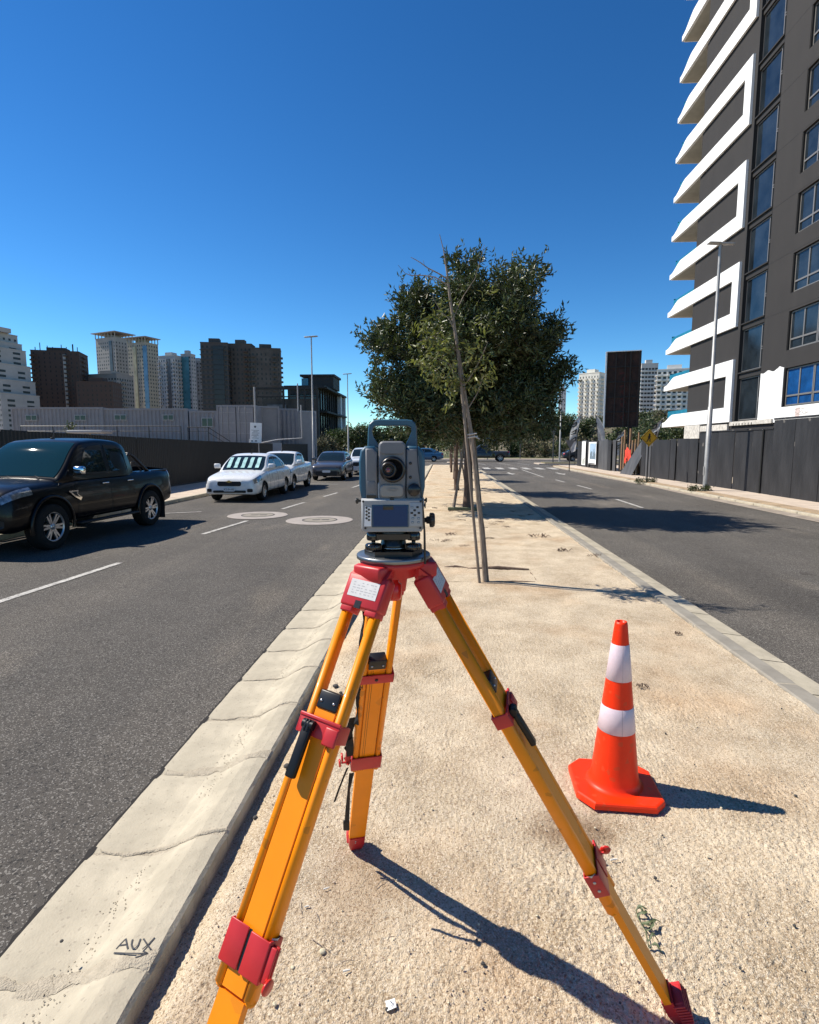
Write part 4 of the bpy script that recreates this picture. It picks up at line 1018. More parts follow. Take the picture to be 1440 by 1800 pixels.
def plate_text(txt, x, z, s=.085):
    def e(t, Mo, paint, hw, gy):
        me = text_mesh(txt, s, .001, Matrix(((0,0,-1,0),(-1,0,0,0),(0,1,0,0),(0,0,0,1))))
        me.transform(Matrix.Translation((x, 0, z))); o = link('plate_lettering', me, M_trim, t); o.matrix_local = Mo
    return e
def badge(x, z, w_=.16):
    def e(t, Mo, paint, hw, gy):
        mb = MB().box((x-.012,-w_/2,z-.016),(x,w_/2,z+.016)).box((x-.0125,-w_*.2,z-.034),(x,w_*.2,z+.034))
        o = obj('badge', mb, mat('gold_badge', (.65,.48,.15), .3, metal=.8), t); o.matrix_local = Mo
    return e
# ---- 1 black double-cab pickup
def pickup_extra(t, Mo, paint, hw, gy):
    # sports bar behind the cab
    mb = MB()
    for s in (-1, 1):
        mb.tube([(3.30,s*hw*.80,1.10),(3.28,s*hw*.74,1.44),(3.38,s*hw*.72,1.53),(3.52,s*hw*.74,1.47),(3.82,s*hw*.80,1.22),(3.98,s*hw*.82,1.11)], .030, 10)
        mb.tube([(3.42,s*hw*.78,1.13),(3.43,s*hw*.745,1.35),(3.52,s*hw*.745,1.36),(3.76,s*hw*.79,1.14)], .012, 6)
    mb.tube([(3.38,-hw*.72,1.53),(3.38,hw*.72,1.53)], .028, 10)
    o = obj('sports_bar', mb, M_black, t); o.matrix_local = Mo
    for s in (-1, 1):
        for ax in (.90, 3.72):       # wheel-arch flares
            mb = MB()
            pts = [(ax+.47*math.cos(R(a)), s*(hw+.004), .40+.47*math.sin(R(a))) for a in range(-12, 193, 12)]
            mb.tube(pts, .030, 8)
            o = obj('arch_flare', mb, paint, t); o.matrix_local = Mo
        mb = MB().box((1.45,s*(hw+.02)-.07,.34),(3.15,s*(hw+.02)+.07,.38), bev=.015); o = obj('side_step', mb, M_trim, t); o.matrix_local = Mo
        mb = MB().add([(1.28,s*(hw+.008),.93),(1.52,s*(hw+.006),.93),(1.50,s*(hw+.010),.86),(1.60,s*(hw+.012),.80),(1.56,s*(hw+.013),.75),(1.42,s*(hw+.012),.82)], [(0,1,2,3,4,5)]); o = obj('side_vent', mb, M_chrome, t); o.matrix_local = Mo
        mb = MB().add([(1.35,s*(hw+.011),.91),(1.49,s*(hw+.010),.91),(1.47,s*(hw+.013),.87),(1.55,s*(hw+.015),.80),(1.44,s*(hw+.015),.84)], [(0,1,2,3,4)]); o = obj('vent_inner', mb, M_trim, t); o.matrix_local = Mo
        mb = MB().box((4.12,s*(hw-.04)-.10,.12),(4.135,s*(hw-.04)+.10,.48)); o = obj('mud_flap', mb, M_trim, t); o.matrix_local = Mo
        mb = MB().tube([(4.0,s*hw*.86,1.145),(4.6,s*hw*.86,1.155)], .018, 8); o = obj('bed_rail', mb, M_black, t); o.matrix_local = Mo
car('pickup_truck', 'black double cab pickup truck with chrome mirrors, parked at the left edge of the view', 'pickup truck', (-7.15, 10.25, RZ+.004), R(90-3), dict(
    L=4.75, W=1.76, paint=P_black, wheel_r=.375, wheel_w=.25, spokes=6, axles=(.90, 3.72), arch=1.2, crown=.05, handle_mat=M_chrome, mirror=M_chrome, handle_drop=.15, ws_mat=mat('teal_reflection_glass', (.008,.030,.032), .02, spec=.5),  # teal in the glass colour stands in for the dash reflection
    belt=[(0,.82),(.08,.95),(.35,1.04),(1.2,1.11),(1.6,1.15),(3.3,1.16),(4.65,1.17),(4.75,1.12)],
    top=[(1.12,1.08),(1.16,1.12),(1.80,1.72),(1.95,1.775),(2.45,1.81),(2.85,1.79),(3.12,1.71),(3.24,1.50),(3.36,1.13)],
    roof=1.8, gh=(1.15, 1.86, 2.98, 3.32), gw=(.95, .78), bottom=[(0,.42),(.2,.36),(.6,.40),(4.1,.42),(4.75,.50)],
    sidewin=[('side_window', [(1.62,1.22),(1.92,1.60),(2.06,1.66),(2.37,1.69),(2.39,1.22)]), ('side_window', [(2.50,1.22),(2.50,1.69),(2.84,1.67),(3.00,1.60),(3.06,1.22)])],
    doors=[(1.52,2.42),(2.46,3.18)], head=[(.05,.55,8.0,10.1)], tail=[(4.58,4.74,7.2,10.2)], bed=(3.40,4.65,.45),
    front=[('grille',(-.50,.50,.62,.92),M_trim,.01),('bumper_intake',(-.6,.6,.42,.55),M_trim,.012),('number_plate',(-.2,.2,.55,.66),M_plate,.035)], fog=(.68,.52,.06), extra=[pickup_extra]))
# ---- 2 white sedan
car('sedan', 'white four door sedan with a foil sun shade in its windscreen and a KSJN85 plate', 'car', (-6.36, 18.45, RZ+.004), R(90), dict(
    L=4.15, W=1.66, paint=P_white, wheel_r=.285, wheel_w=.19, spokes=7, axles=(.80, 3.20), arch=1.13, shade=True,
    belt=[(0,.62),(.04,.68),(.25,.76),(.9,.87),(1.2,.91),(3.0,.95),(3.6,.97),(4.05,.93),(4.15,.80)],
    top=[(1.0,.88),(1.15,.95),(1.55,1.22),(1.85,1.365),(2.2,1.42),(2.7,1.39),(3.1,1.25),(3.55,1.04),(3.75,.96)],
    roof=1.42, gh=(1.02, 1.80, 2.85, 3.65), gw=(.90, .70),
    sidewin=[('side_window', [(1.50,.99),(1.72,1.20),(1.92,1.30),(2.20,1.325),(2.22,.99)]), ('side_window', [(2.29,.99),(2.29,1.325),(2.65,1.29),(2.88,1.21),(3.05,1.0)]), ('quarter_window', [(3.12,1.02),(2.96,1.19),(3.2,1.10),(3.28,1.03)])],
    doors=[(1.38,2.23),(2.27,2.98)], head=[(.07,.60,6.9,9.7)], tail=[(3.98,4.13,6.5,9.8)],
    front=[('grille',(-.36,.36,.49,.63),M_trim,.02),('upper_grille',(-.42,.42,.665,.69),M_trim,.012),('grille_bar',(-.40,.40,.635,.66),P_white,.03),('bumper_intake',(-.50,.50,.29,.36),M_trim,.02),('number_plate',(-.18,.18,.335,.445),M_plate,.05)], fog=(.62,.36,.05),
    extra=[plate_text('KS·JN·85', -.052, .39), badge(-.03, .625)]), 'cars parked along the left road')
# ---- 3 small white pickup
def saveiro_extra(t, Mo, paint, hw, gy):
    for s in (-1, 1):
        mb = MB().tube([(2.0,s*hw*.70,1.37),(2.3,s*hw*.69,1.45),(2.7,s*hw*.70,1.43),(3.0,s*hw*.80,1.10)], .02, 6); o = obj('roof_rail', mb, M_trim, t); o.matrix_local = Mo
car('small_pickup', 'small white pickup with black roof rails, parked right behind the white sedan', 'pickup truck', (-6.38, 22.1, RZ+.004), R(90), dict(
    L=4.1, W=1.62, paint=P_white, wheel_r=.29, wheel_w=.19, spokes=5, axles=(.78, 3.15), arch=1.2,
    belt=[(0,.64),(.05,.72),(.25,.80),(.9,.90),(1.2,.94),(2.6,.98),(4.0,1.0),(4.1,.95)],
    top=[(1.0,.92),(1.2,1.02),(1.55,1.28),(1.8,1.40),(2.1,1.45),(2.5,1.42),(2.8,1.30),(3.05,1.02),(3.1,.98)],
    roof=1.45, gh=(1.02, 1.75, 2.65, 3.05), gw=(.90, .72), bed=(3.1,4.0,.4),
    sidewin=[('side_window', [(1.50,1.02),(1.72,1.25),(1.90,1.35),(2.25,1.37),(2.27,1.02)]), ('quarter_window', [(2.34,1.02),(2.34,1.36),(2.58,1.32),(2.80,1.04)])],
    doors=[(1.38,2.36)], head=[(.08,.50,7.4,9.9)], tail=[(3.98,4.09,6.5,9.8)],
    front=[('grille',(-.55,.55,.60,.70),M_trim,.012),('bumper_intake',(-.58,.58,.32,.46),M_trim,.015),('number_plate',(-.2,.2,.42,.53),M_plate,.04)], fog=(.60,.40,.06), extra=[saveiro_extra]), 'cars parked along the left road')
# ---- 4 grey hatchback
car('hatchback', 'dark grey car parked third behind the two white ones on the left', 'car', (-5.62, 28.7, RZ+.004), R(91), dict(
    L=4.0, W=1.62, paint=P_grey, wheel_r=.29, wheel_w=.19, spokes=5, axles=(.78, 3.15), arch=1.14,
    belt=[(0,.60),(.04,.68),(.25,.76),(.9,.87),(1.2,.90),(3.0,.95),(3.7,.98),(4.0,.85)],
    top=[(1.0,.88),(1.15,.96),(1.55,1.20),(1.85,1.33),(2.2,1.38),(2.9,1.35),(3.4,1.2),(3.8,.97)],
    roof=1.38, gh=(1.02, 1.80, 3.1, 3.75), gw=(.90, .70),
    sidewin=[('side_window', [(1.50,.98),(1.72,1.17),(1.92,1.27),(2.25,1.29),(2.27,.98)]), ('side_window', [(2.34,.98),(2.34,1.29),(2.8,1.26),(3.1,1.15),(3.15,1.0)])],
    doors=[(1.38,2.28),(2.32,3.05)], head=[(.10,.55,7.6,9.9)], tail=[(3.8,3.98,6.5,9.8)],
    front=[('grille',(-.55,.55,.62,.68),M_trim,.012),('bumper_intake',(-.52,.52,.26,.46),M_trim,.018),('number_plate',(-.2,.2,.40,.51),M_plate,.05)], fog=(.64,.38,.06)), 'cars parked along the left road')
# ---- 5 white SUV half hidden by the instrument
car('suv', 'white SUV parked behind the dark grey car, half hidden by the surveying instrument', 'car', (-4.75, 34.2, RZ+.004), R(91), dict(
    L=4.3, W=1.70, paint=mat('pale_paint', (.62,.66,.70), .28, coat=.7), wheel_r=.32, wheel_w=.2, spokes=5, axles=(.82, 3.35), arch=1.16,
    belt=[(0,.72),(.04,.82),(.25,.90),(.9,.98),(1.2,1.02),(3.2,1.05),(4.1,1.06),(4.3,.95)],
    top=[(1.0,1.0),(1.15,1.08),(1.55,1.36),(1.8,1.48),(2.2,1.54),(3.3,1.52),(3.9,1.35),(4.2,1.06)],
    roof=1.54, gh=(1.02, 1.75, 3.6, 4.15), gw=(.90, .74),
    sidewin=[('side_window', [(1.50,1.10),(1.72,1.30),(1.92,1.42),(2.25,1.44),(2.27,1.10)]), ('side_window', [(2.34,1.10),(2.34,1.44),(3.0,1.43),(3.1,1.10)])],
    doors=[(1.38,2.28),(2.32,3.15)], head=[(.08,.5,7.6,9.9)], tail=[(4.1,4.28,6.5,9.8)],
    front=[('grille',(-.45,.45,.52,.74),M_trim,.015),('number_plate',(-.2,.2,.42,.53),M_plate,.05)], fog=(.64,.46,.06)), 'cars parked along the left road')
# ---- far traffic on the cross road
SPEC = dict(L=4.3, W=1.68, wheel_r=.30, wheel_w=.2, spokes=5, axles=(.82, 3.3), arch=1.14,
    belt=[(0,.62),(.04,.70),(.25,.78),(.9,.88),(1.2,.92),(3.2,.96),(4.1,.96),(4.3,.85)],
    top=[(1.0,.88),(1.15,.97),(1.55,1.22),(1.85,1.36),(2.2,1.41),(2.9,1.38),(3.5,1.2),(3.95,.97)],
    roof=1.41, gh=(1.02, 1.80, 3.1, 3.85), gw=(.90, .72),
    sidewin=[('side_window', [(1.50,1.0),(1.72,1.20),(1.92,1.30),(2.25,1.32),(2.27,1.0)]), ('side_window', [(2.34,1.0),(2.34,1.32),(2.8,1.29),(3.2,1.05)])],
    doors=[(1.38,2.28),(2.32,3.1)], head=[(.10,.55,7.6,9.9)], tail=[(4.1,4.28,6.5,9.8)], front=[('grille',(-.5,.5,.5,.65),M_trim,.012)])
car('sedan', 'blue car crossing the far junction left of the tree trunks', 'car', (-2.1, 59.5, RZ+.004), R(0), dict(SPEC, paint=P_blue))
car('sedan', 'dark car far right behind the street lamp and the give way sign', 'car', (15.0, 62.0, RZ+.004), R(180), dict(SPEC, paint=P_dark))
car('pickup_truck', 'dark pickup truck crossing the far junction behind the tree trunks', 'pickup truck', (4.4, 60.0, RZ+.004), R(0), dict(
    L=5.1, W=1.80, paint=P_dark, wheel_r=.40, wheel_w=.25, spokes=6, axles=(.93, 4.1), arch=1.2, crown=.05,
    belt=[(0,.82),(.08,.95),(.35,1.02),(1.2,1.08),(1.6,1.10),(3.4,1.10),(4.9,1.10),(5.1,1.05)],
    top=[(1.12,1.08),(1.35,1.25),(1.80,1.60),(2.05,1.73),(2.5,1.78),(2.7,1.75),(2.95,1.66),(3.05,1.4),(3.15,1.10)],
    roof=1.8, gh=(1.15, 1.98, 2.8, 3.12), gw=(.94, .76), bottom=[(0,.42),(.2,.36),(.6,.40),(4.4,.42),(5.1,.50)],
    sidewin=[('side_window', [(1.72,1.15),(2.06,1.56),(2.40,1.62),(2.80,1.58),(2.85,1.15)])],
    doors=[(1.52,2.7)], head=[(.05,.55,8.0,10.1)], tail=[(4.90,5.085,7.2,10.2)], bed=(3.2,5.0,.45), front=[('grille',(-.50,.50,.62,.92),M_trim,.01)]))
# ================================================================== APARTMENT BLOCK (right)
FX = 14.8; FH = 2.375; NF = 14; Y1, Y2 = 14.0, 35.55
ab = thing('apartment_building', 'tall dark grey apartment block with white zigzag balcony bands on the right', 'building', (FX, 0, 0))
def BX(mb, x0, x1, y0, y1, z0, z1): return mb.box((x0, y0, z0), (x1, y1, z1))
top = 2.8+FH*NF
m = MB()
# side and back walls and inner floors
BX(m, .25, 14, Y2-.25, Y2, 0, top); BX(m, 13.7, 14, Y1, Y2-.25, 0, top); BX(m, .25, 14, Y1-.25, Y1, 0, top); BX(m, .0, 14, Y1-.25, Y2, top, top+.9)
# street wall, in piers and spandrels round the openings
BX(m, 0, .25, 29.80, Y2, 2.75, top)
BX(m, 0, .25, 25.86, 27.72, 2.75, top)
for k in range(NF):
    z = 2.8+FH*k
    BX(m, 0, .25, 20.0, 25.86, 4.92+2.395*k, 3.28+2.395*(k+1) if k < NF-1 else top)
BX(m, 0, .25, 20.0, 25.86, 2.75, 3.28)
BX(m, 0, .25, 18.0, 20.0, 2.75, top); 
for k in range(NF):
    BX(m, 0, .25, 14.0, 18.0, 4.92+2.395*k, 3.28+2.395*(k+1) if k < NF-1 else top)
BX(m, .02, .25, Y1, Y2, 0, 2.75)
obj('wall', m, M_dark, ab)
m = MB()
for k in range(1, NF):      # thin recessed joint line at every floor
    BX(m, -.004, .001, Y1, 27.70, 5.03+2.385*k, 5.05+2.385*k)
obj('joint_lines', m, M_darkf, ab, kind='stuff')
fl = MB()
for k in range(NF+1): BX(fl, .3, 13.6, Y1+.1, Y2-.3, 2.55+FH*k, 2.72+FH*k)
obj('floor_slabs', fl, M_soffit, ab, kind='stuff')
obj('inner_wall', MB().box((5,Y1+.1,0),(5.2,Y2-.3,top)), mat('inner_plaster', (.35,.34,.32), .9), ab)
# balcony bands
def band(k):
    z = 2.8+FH*k; v = []; ys = [39.05, 38.9]+[38.9-(38.9-37.35)*i/8 for i in range(1, 9)]+[30.78 if k % 2 == 0 or True else 30.1]
    hs = [.29, .30]+[.30+.46*(3*(i/8)**2-2*(i/8)**3)*1.0 for i in range(1, 9)]+[.76]
    mb = MB(); n = len(ys)
    ye = 30.10
    ys[-1] = ye
    for x in (-.13, .02): v += [(x, y, z) for y in ys]+[(x, y, z+h) for y, h in zip(ys, hs)]
    o = 2*n
    f = [(i, i+1, n+i+1, n+i) for i in range(n-1)]+[(o+i, o+n+i, o+n+i+1, o+i+1) for i in range(n-1)]
    f += [(i, o+i, o+i+1, i+1) for i in range(n-1)]+[(n+i, n+i+1, o+n+i+1, o+n+i) for i in range(n-1)]+[(0, n, o+n, o), (n-1, o+n-1, o+2*n-1, 2*n-1)]
    mb.add(v, f); obj('balcony_band', mb, M_white, ab)
    # slab with soffit beyond the corner, far edge trimmed white
    sb = MB(); BX(sb, .021, 4.2, Y2+.002, 39.04, z+.002, z+.20); obj('balcony_slab', sb, M_soffit, ab)
    ed = MB(); BX(ed, .021, 4.2, 39.041, 39.10, z, z+.29); obj('slab_edge', ed, M_white, ab)
    gl = MB(); BX(gl, .10, .112, Y2+.05, 38.75, z+.22, z+1.02); BX(gl, .113, 4.0, 38.76, 38.775, z+.22, z+1.12)
    obj('balcony_glass', gl, M_cyan, ab)
    pp = MB().tube([(1.1, 36.8, z+.002), (1.1, 36.8, z-.10), (1.1, 36.5, z-.10)], .03, 6); obj('drain_pipe', pp, M_darkf, ab)
    # dark strip painting the shade under each band
    if k > 0: obj('band_shade_strip', MB().box((-.03, 30.12, z-.045), (.001, Y2-.3, z-.001)), M_darkf, ab)
for k in range(NF): band(k)
for k in range(0, NF, 2):
    z = 2.8+FH*k; obj('band_upright', MB().box((-.129, 30.101, z+.761), (.019, 30.74, z+FH-.001)), M_white, ab)
# glazed strip
for k in range(NF):
    z = 2.80+2.382*k
    obj('spandrel', MB().box((.05,27.72,z+2.12),(.30,29.80,z+2.382+.05)).box((-.03,27.74,z+2.36),(.049,29.80,z+2.42)), M_darkf, ab)
    fr = MB()
    for y in (27.74, 28.07, 29.72): BX(fr, .13, .20, y, y+.055, z+.05, z+2.12)
    for zz in (z+.05, z+2.06): BX(fr, .135, .195, 27.795, 28.07, zz, zz+.055); BX(fr, .135, .195, 28.125, 29.72, zz, zz+.055)
    BX(fr, .125, .19, 27.795, 28.07, z+1.02, z+1.06); BX(fr, .125, .19, 27.795, 28.07, z+.92, z+.96)
    wn = obj('tall_window', fr, M_alu, ab)
    for y0, y1, z0, z1 in ((28.125,29.72,z+.105,z+2.06),(27.795,28.07,z+1.06,z+2.06),(27.795,28.07,z+.105,z+.92)):
        obj('pane', MB().box((.165,y0,z0),(.172,y1,z1)), M_glass, wn)
obj('strip_frame', MB().box((-.04,29.765,2.75),(.13,29.80,top)).box((.0,27.705,2.75),(.13,27.735,top)), M_darkf, ab)
# right-hand windows
def window(y1, k, wid, mull):
    z0 = 3.30+2.395*k; z1 = z0+1.60; y0 = y1-wid
    fr = MB()
    BX(fr, .10, .17, y1-.06, y1-.005, z0, z1); BX(fr, .10, .17, y0+.005, y0+.06, z0, z1)
    BX(fr, .10, .17, y0+.06, y1-.06, z0+.002, z0+.06); BX(fr, .10, .17, y0+.06, y1-.06, z1-.06, z1-.002); BX(fr, .09, .165, y0+.06, y1-.06, z0+.40, z0+.47)
    ym = (y0+y1)/2; BX(fr, .095, .168, ym-.03, ym+.03, z0+.06, z0+.40); BX(fr, .095, .168, ym-.035, ym+.035, z0+.47, z1-.06)
    wn = obj('window', fr, M_alu, ab); g = M_glassb if k == 0 else M_glass
    for a, b in ((y0+.06, ym-.03), (ym+.03, y1-.06)):
        obj('pane', MB().box((.13,a,z0+.06),(.137,b,z0+.40)), g, wn); obj('pane', MB().box((.13,a,z0+.47),(.137,b,z1-.06)), g, wn)
for k in range(NF):
    window(25.83, k, 1.82, 1); window(24.0, k, 1.82, 1)
    window(22.15, k, 1.8, 1); window(17.9, k, 1.8, 1)
    obj('window_reveal', MB().box((.02,25.832,3.28+2.395*k),(.22,25.86,4.92+2.395*k)), M_darkf, ab)
# unfinished white plaster patch low down
pts = [(27.68,4.93)]+[(27.68-1.8*i/16, 4.95-.05*math.sin(i*.9)+random.uniform(-.012,.015)+(.07 if i > 12 else 0)) for i in range(1, 17)]+[(25.90,4.90),(25.885,3.262),(14.0,3.262),(14.0,2.62),(26.42,2.62),(26.42,2.78),(27.70,2.80)]
m = MB(); n = len(pts); m.add([(-.018, y, z) for y, z in pts]+[(.0, y, z) for y, z in pts], [tuple(range(n))]+[(i, (i+1) % n, n+(i+1) % n, n+i) for i in range(n)])
obj('white_plaster', m, mat('white_plaster', (.82,.81,.78), .9, var=.07, vscale=5, detail=12, bump=.5, bscale=30), ab)
obj('broken_sill', MB().box((-.10,26.42,2.60),(.0,30.15,2.795)), mat('bare_concrete', (.55,.51,.45), .95, var=.3, vscale=6, detail=12, bump=1, bscale=40), ab)
m = MB()
for i in range(7): BX(m, -.112, -.101, 28.0+i*.28, 28.05+i*.28, 2.60, 2.70)
obj('sill_slots', m, M_darkf, ab, kind='stuff')
obj('ground_beam', MB().box((-.12,30.3,2.35),(.0,33.4,2.70)).box((-.12,33.45,2.0),(.0,35.5,2.78)), mat('bare_concrete', (.55,.51,.45)), ab)
# scrawled tag under the first window
m = MB()
def stroke_yz(mb, pts, wd, x):
    for (a, b), (c_, d_) in zip(pts[:-1], pts[1:]):
        dy, dz = c_-a, d_-b; l_ = math.hypot(dy, dz) or 1; ny, nz = -dz/l_*wd/2, dy/l_*wd/2
        mb.add([(x,a+ny,b+nz),(x,a-ny,b-nz),(x,c_-ny,d_-nz),(x,c_+ny,d_+nz)], [(0,1,2,3)])
for pl in ([(24.9,3.10),(24.5,3.14),(24.2,3.08)], [(24.75,3.14),(24.85,2.98),(24.65,2.92),(24.5,3.0),(24.6,3.07)], [(24.5,2.95),(24.4,3.05),(24.35,2.93),(24.2,3.02),(24.15,2.93),(24.0,3.0)], [(24.8,2.9),(24.4,2.88),(24.0,2.93)]):
    stroke_yz(m, pl, .02, -.0195)
obj('scrawl', m, mat('scrawl_paint', (.32,.26,.22), .8), ab)
m = MB().box((-.0188,24.55,2.80),(-.018,24.85,3.18)); obj('pink_smear', m, mat('pink_smear', (.62,.50,.46), .9), ab)

# ================================================================== RIGHT HOARDING
hb = thing('hoarding', 'black plywood hoarding along the right pavement, stepping up toward the camera', 'fence', (10.62, 0, 0))
def panel(y0, y1, h, x=0, tilt=0, z0=-.02, m=None, rz=0):
    mb = MB().box((-.009,0,0),(.009,y1-y0-.006,h)); 
    return piece('plywood_panel', mb.mesh('plywood_panel'), m or M_ply, hb, (x, y0, z0), (0, tilt, rz))
y = 8.0
while y < 18.8: panel(y, min(y+1.22, 18.87), 2.42, x=random.uniform(-.008,.008), rz=random.uniform(-.006,.006)); y += 1.22
obj('top_rail', MB().box((-.03,8,2.41),(.03,18.87,2.47)), M_ply, hb)
y = 18.9
while y < 24.1: panel(y, min(y+1.2, 24.15) if y < 22 else 24.15, 2.14, x=.03+random.uniform(-.01,.01), rz=random.uniform(-.008,.008)); y += 1.22; y = y if y < 23.5 else 99
obj('top_rail', MB().box((-.02,18.9,2.13),(.04,24.1,2.17)), M_ply, hb)
obj('seam_gap', MB().box((-.035,19.40,0),(-.010,19.47,2.14)), mat('gap_black', (.003,.003,.003), .95), hb)
ys_ = [24.18,25.0,26.3,26.9,27.9,29.2,29.9,30.6]
P_lite = mat('grey_plywood', (.075,.075,.078), .6, var=.35, vscale=3, stretch=(1,1,.25), bump=.5, bscale=30, detail=10)
for i in range(len(ys_)-1): panel(ys_[i], ys_[i+1], 1.90+random.uniform(-.02,.03), x=-.02-.02*i, rz=random.uniform(-.03,.03), m=P_lite if i == 5 else None)
# fallen sheet and a black sheet as painted shade in the opening behind it
mb = MB().add([(-.45,31.0,-.02),(-.5,32.9,-.02),(.05,31.1,1.85),(.10,30.0,1.86),(-.43,31.0,-.02),(-.48,32.9,-.02),(.07,31.1,1.85),(.12,30.0,1.86)], [(0,1,2,3),(7,6,5,4),(0,4,5,1),(1,5,6,2),(2,6,7,3),(3,7,4,0)])
obj('fallen_panel', mb, mat('grey_plywood', ()), hb)
obj('gap_backing_sheet', MB().box((.13,24.2,.02),(.15,30.6,1.82)), M_ply, hb)  # added dark sheet, keeps light from showing between the panels
obj('opening_shade_sheet', MB().box((.25,30.65,0),(.27,35.6,1.7)), mat('gap_black', ()), hb)
for i in range(7):
    y = 31.6+i*.48; h = random.uniform(1.9, 2.35); obj('timber_post', MB().box((.04,y,0),(.11,y+.085,h), Matrix.Rotation(random.uniform(-.02,.02), 4, 'X')), M_wood, hb)
yy = [35.7,36.3,37.0,37.8,39.4,40.0,41.6,42.4,43.6,44.6,45.6]
obj('gap_backing_sheet', MB().box((.16,35.75,.02),(.18,45.6,1.9)), M_ply, hb)  # second added sheet, darkens the gaps of the far panels
for i in range(len(yy)-1): panel(yy[i], yy[i+1]-.01, 1.98+random.uniform(-.04,.05), x=random.uniform(-.04,.04)+(.12 if i == 0 else 0), rz=random.uniform(-.05,.05), m=P_lite if i in (0,2,3,7) else None)
# worker behind the opening is only cloth on the timber: orange safety mesh hung there
mb = MB(); v = []; nu, nv = 16, 10
for i in range(nu+1):
    for j in range(nv+1):
        u = i/nu; w_ = j/nv; hem = .12*math.sin(u*9)+.10*math.sin(u*23)
        v.append((-.02+.035*math.sin(i*1.9+w_*2)*(.4+w_), 32.0+.95*u+.03*math.sin(w_*6+i), 1.42-.10*math.sin(u*math.pi*2.5)-(.80+hem-.25*u)*w_))
mb.add(v, [(i*(nv+1)+j, (i+1)*(nv+1)+j, (i+1)*(nv+1)+j+1, i*(nv+1)+j+1) for i in range(nu) for j in range(nv)], True)
o = single('safety_mesh', mb, mat('orange_mesh', (.75,.06,.03), .7, var=.35, vscale=6), 'bunched orange red safety mesh hanging on the timber posts in the fence gap', 'safety mesh', loc=(10.42,0,0))
# posters
def poster(y0, y1, z0, z1, paint, label):
    t = thing('poster', label, 'poster', (10.52, 0, 0)); obj('sheet', MB().box((-.004,y0,z0),(.0,y1,z1)), M_white, t); paint(t); return t
def p1(t):
    m = MB()
    for k in range(8): m.add([(-.006,42.5+.1*k,.72-.02*k),(-.006,42.58+.1*k,.72-.02*k),(-.006,42.62+.1*k,.2),(-.006,42.52+.1*k,.2)], [(0,1,2,3)])
    obj('print', m, mat('print_grey', (.45,.47,.42), .7), t)
poster(42.4, 43.5, .15, 1.9, p1, 'narrow torn white poster near the far end of the hoarding')
def p2(t):
    m = MB(); 
    m.box((-.006,39.6,.62),(-.005,41.2,1.75)); obj('picture_sky', m, mat('print_blue', (.35,.48,.62), .6, var=.3, vscale=2), t)
    m = MB()
    for i in range(9): a = 39.65+i*.17; h = random.uniform(.15,.7); m.box((-.009,a,.66),(-.007,a+.12,.66+h))
    obj('picture_buildings', m, mat('print_dark', (.10,.13,.15), .6, var=.5, vscale=6), t)
    m = MB().box((-.012,39.7,.30),(-.010,41.4,.36)); obj('picture_caption', m, M_ply, t)
poster(39.5, 41.5, .28, 1.84, p2, 'large white poster with a blue city picture on the hoarding')

# ================================================================== STREET FURNITURE
def lamp(x, y, h, armdir, label, r=.07, arm=.85, group='street lamps'):
    t = thing('street_lamp', label, 'street lamp', (x, y, 0), 0, group)
    obj('pole', MB().tube([(0,0,0),(0,0,h*.35),(0,0,h*.351),(0,0,h)], [r*1.15,r*.95,r*.8,r*.55], 12), M_galv, t)
    obj('base_plate', MB().box((-.15,-.15,-.02),(.15,.15,.02)), M_galv, t)
    a = armdir
    obj('lamp_head', MB().box((min(0,a*arm*.9),-.09,h-.03),(max(0,a*arm*.9),.09,h+.035), Matrix.Translation((0,0,0)) @ Matrix.Rotation(-a*R(3),4,'Y'), bev=.02).box((min(a*arm*.55,a*arm),-.13,h-.01),(max(a*arm*.55,a*arm),.13,h+.03), Matrix.Rotation(-a*R(3),4,'Y'), bev=.015), M_galv, t)
    obj('inspection_door', MB().box((-r*1.2,-r*.5,.55),(-r*.9,r*.5,.85)), M_galv, t)
    return t
lamp(9.4, 20.66, 8.42, -1, 'tall galvanised street lamp on the right pavement before the dark apartment block', r=.085)
lamp(-8.35, 36.0, 8.4, 1, 'slim street lamp on the left beyond the site containers')
lamp(-9.2, 54.5, 8.4, 1, 'smaller more distant street lamp on the left, close to the big tree crown')
lamp(11.0, 54.0, 8.6, -1, 'distant street lamp at the junction right of the tree trunks')
# pedestrian works warning sign
t = thing('warning_sign', 'yellow diamond warning sign with a black walking figure, on the right pavement', 'road sign', (8.98, 25.3, 0), R(8))
obj('post', MB().box((-.03,-.012,-.03),(.03,.012,1.86)), mat('post_grey', (.06,.06,.06), .5), t)
Md = Matrix.Translation((0,-.03,1.93)) @ Matrix.Rotation(R(90),4,'X') @ Matrix.Rotation(R(45),4,'Z')
obj('sign_plate', MB().box((-.27,-.27,-.004),(.27,.27,.004), Md), mat('sign_yellow', (.62,.34,.01), .5, var=.1, vscale=10), t)
m = MB(); e = .235
for a, b in (((-e,-e),(e,-e)),((e,-e),(e,e)),((e,e),(-e,e)),((-e,e),(-e,-e))): stroke(m, [a, b], .014, .0065)
m.v = [tuple(Md @ Vector(p)) for p in m.v]; obj('sign_border', m, M_trim, t)
m = MB(); Mf = Matrix.Translation((0,-.0365,1.93)) @ Matrix.Rotation(R(90),4,'X')
m.lathe([(0,.0),(.038,.0),(.038,.002),(0,.002)], 14, M=Mf @ Matrix.Translation((.012,.150,0)))
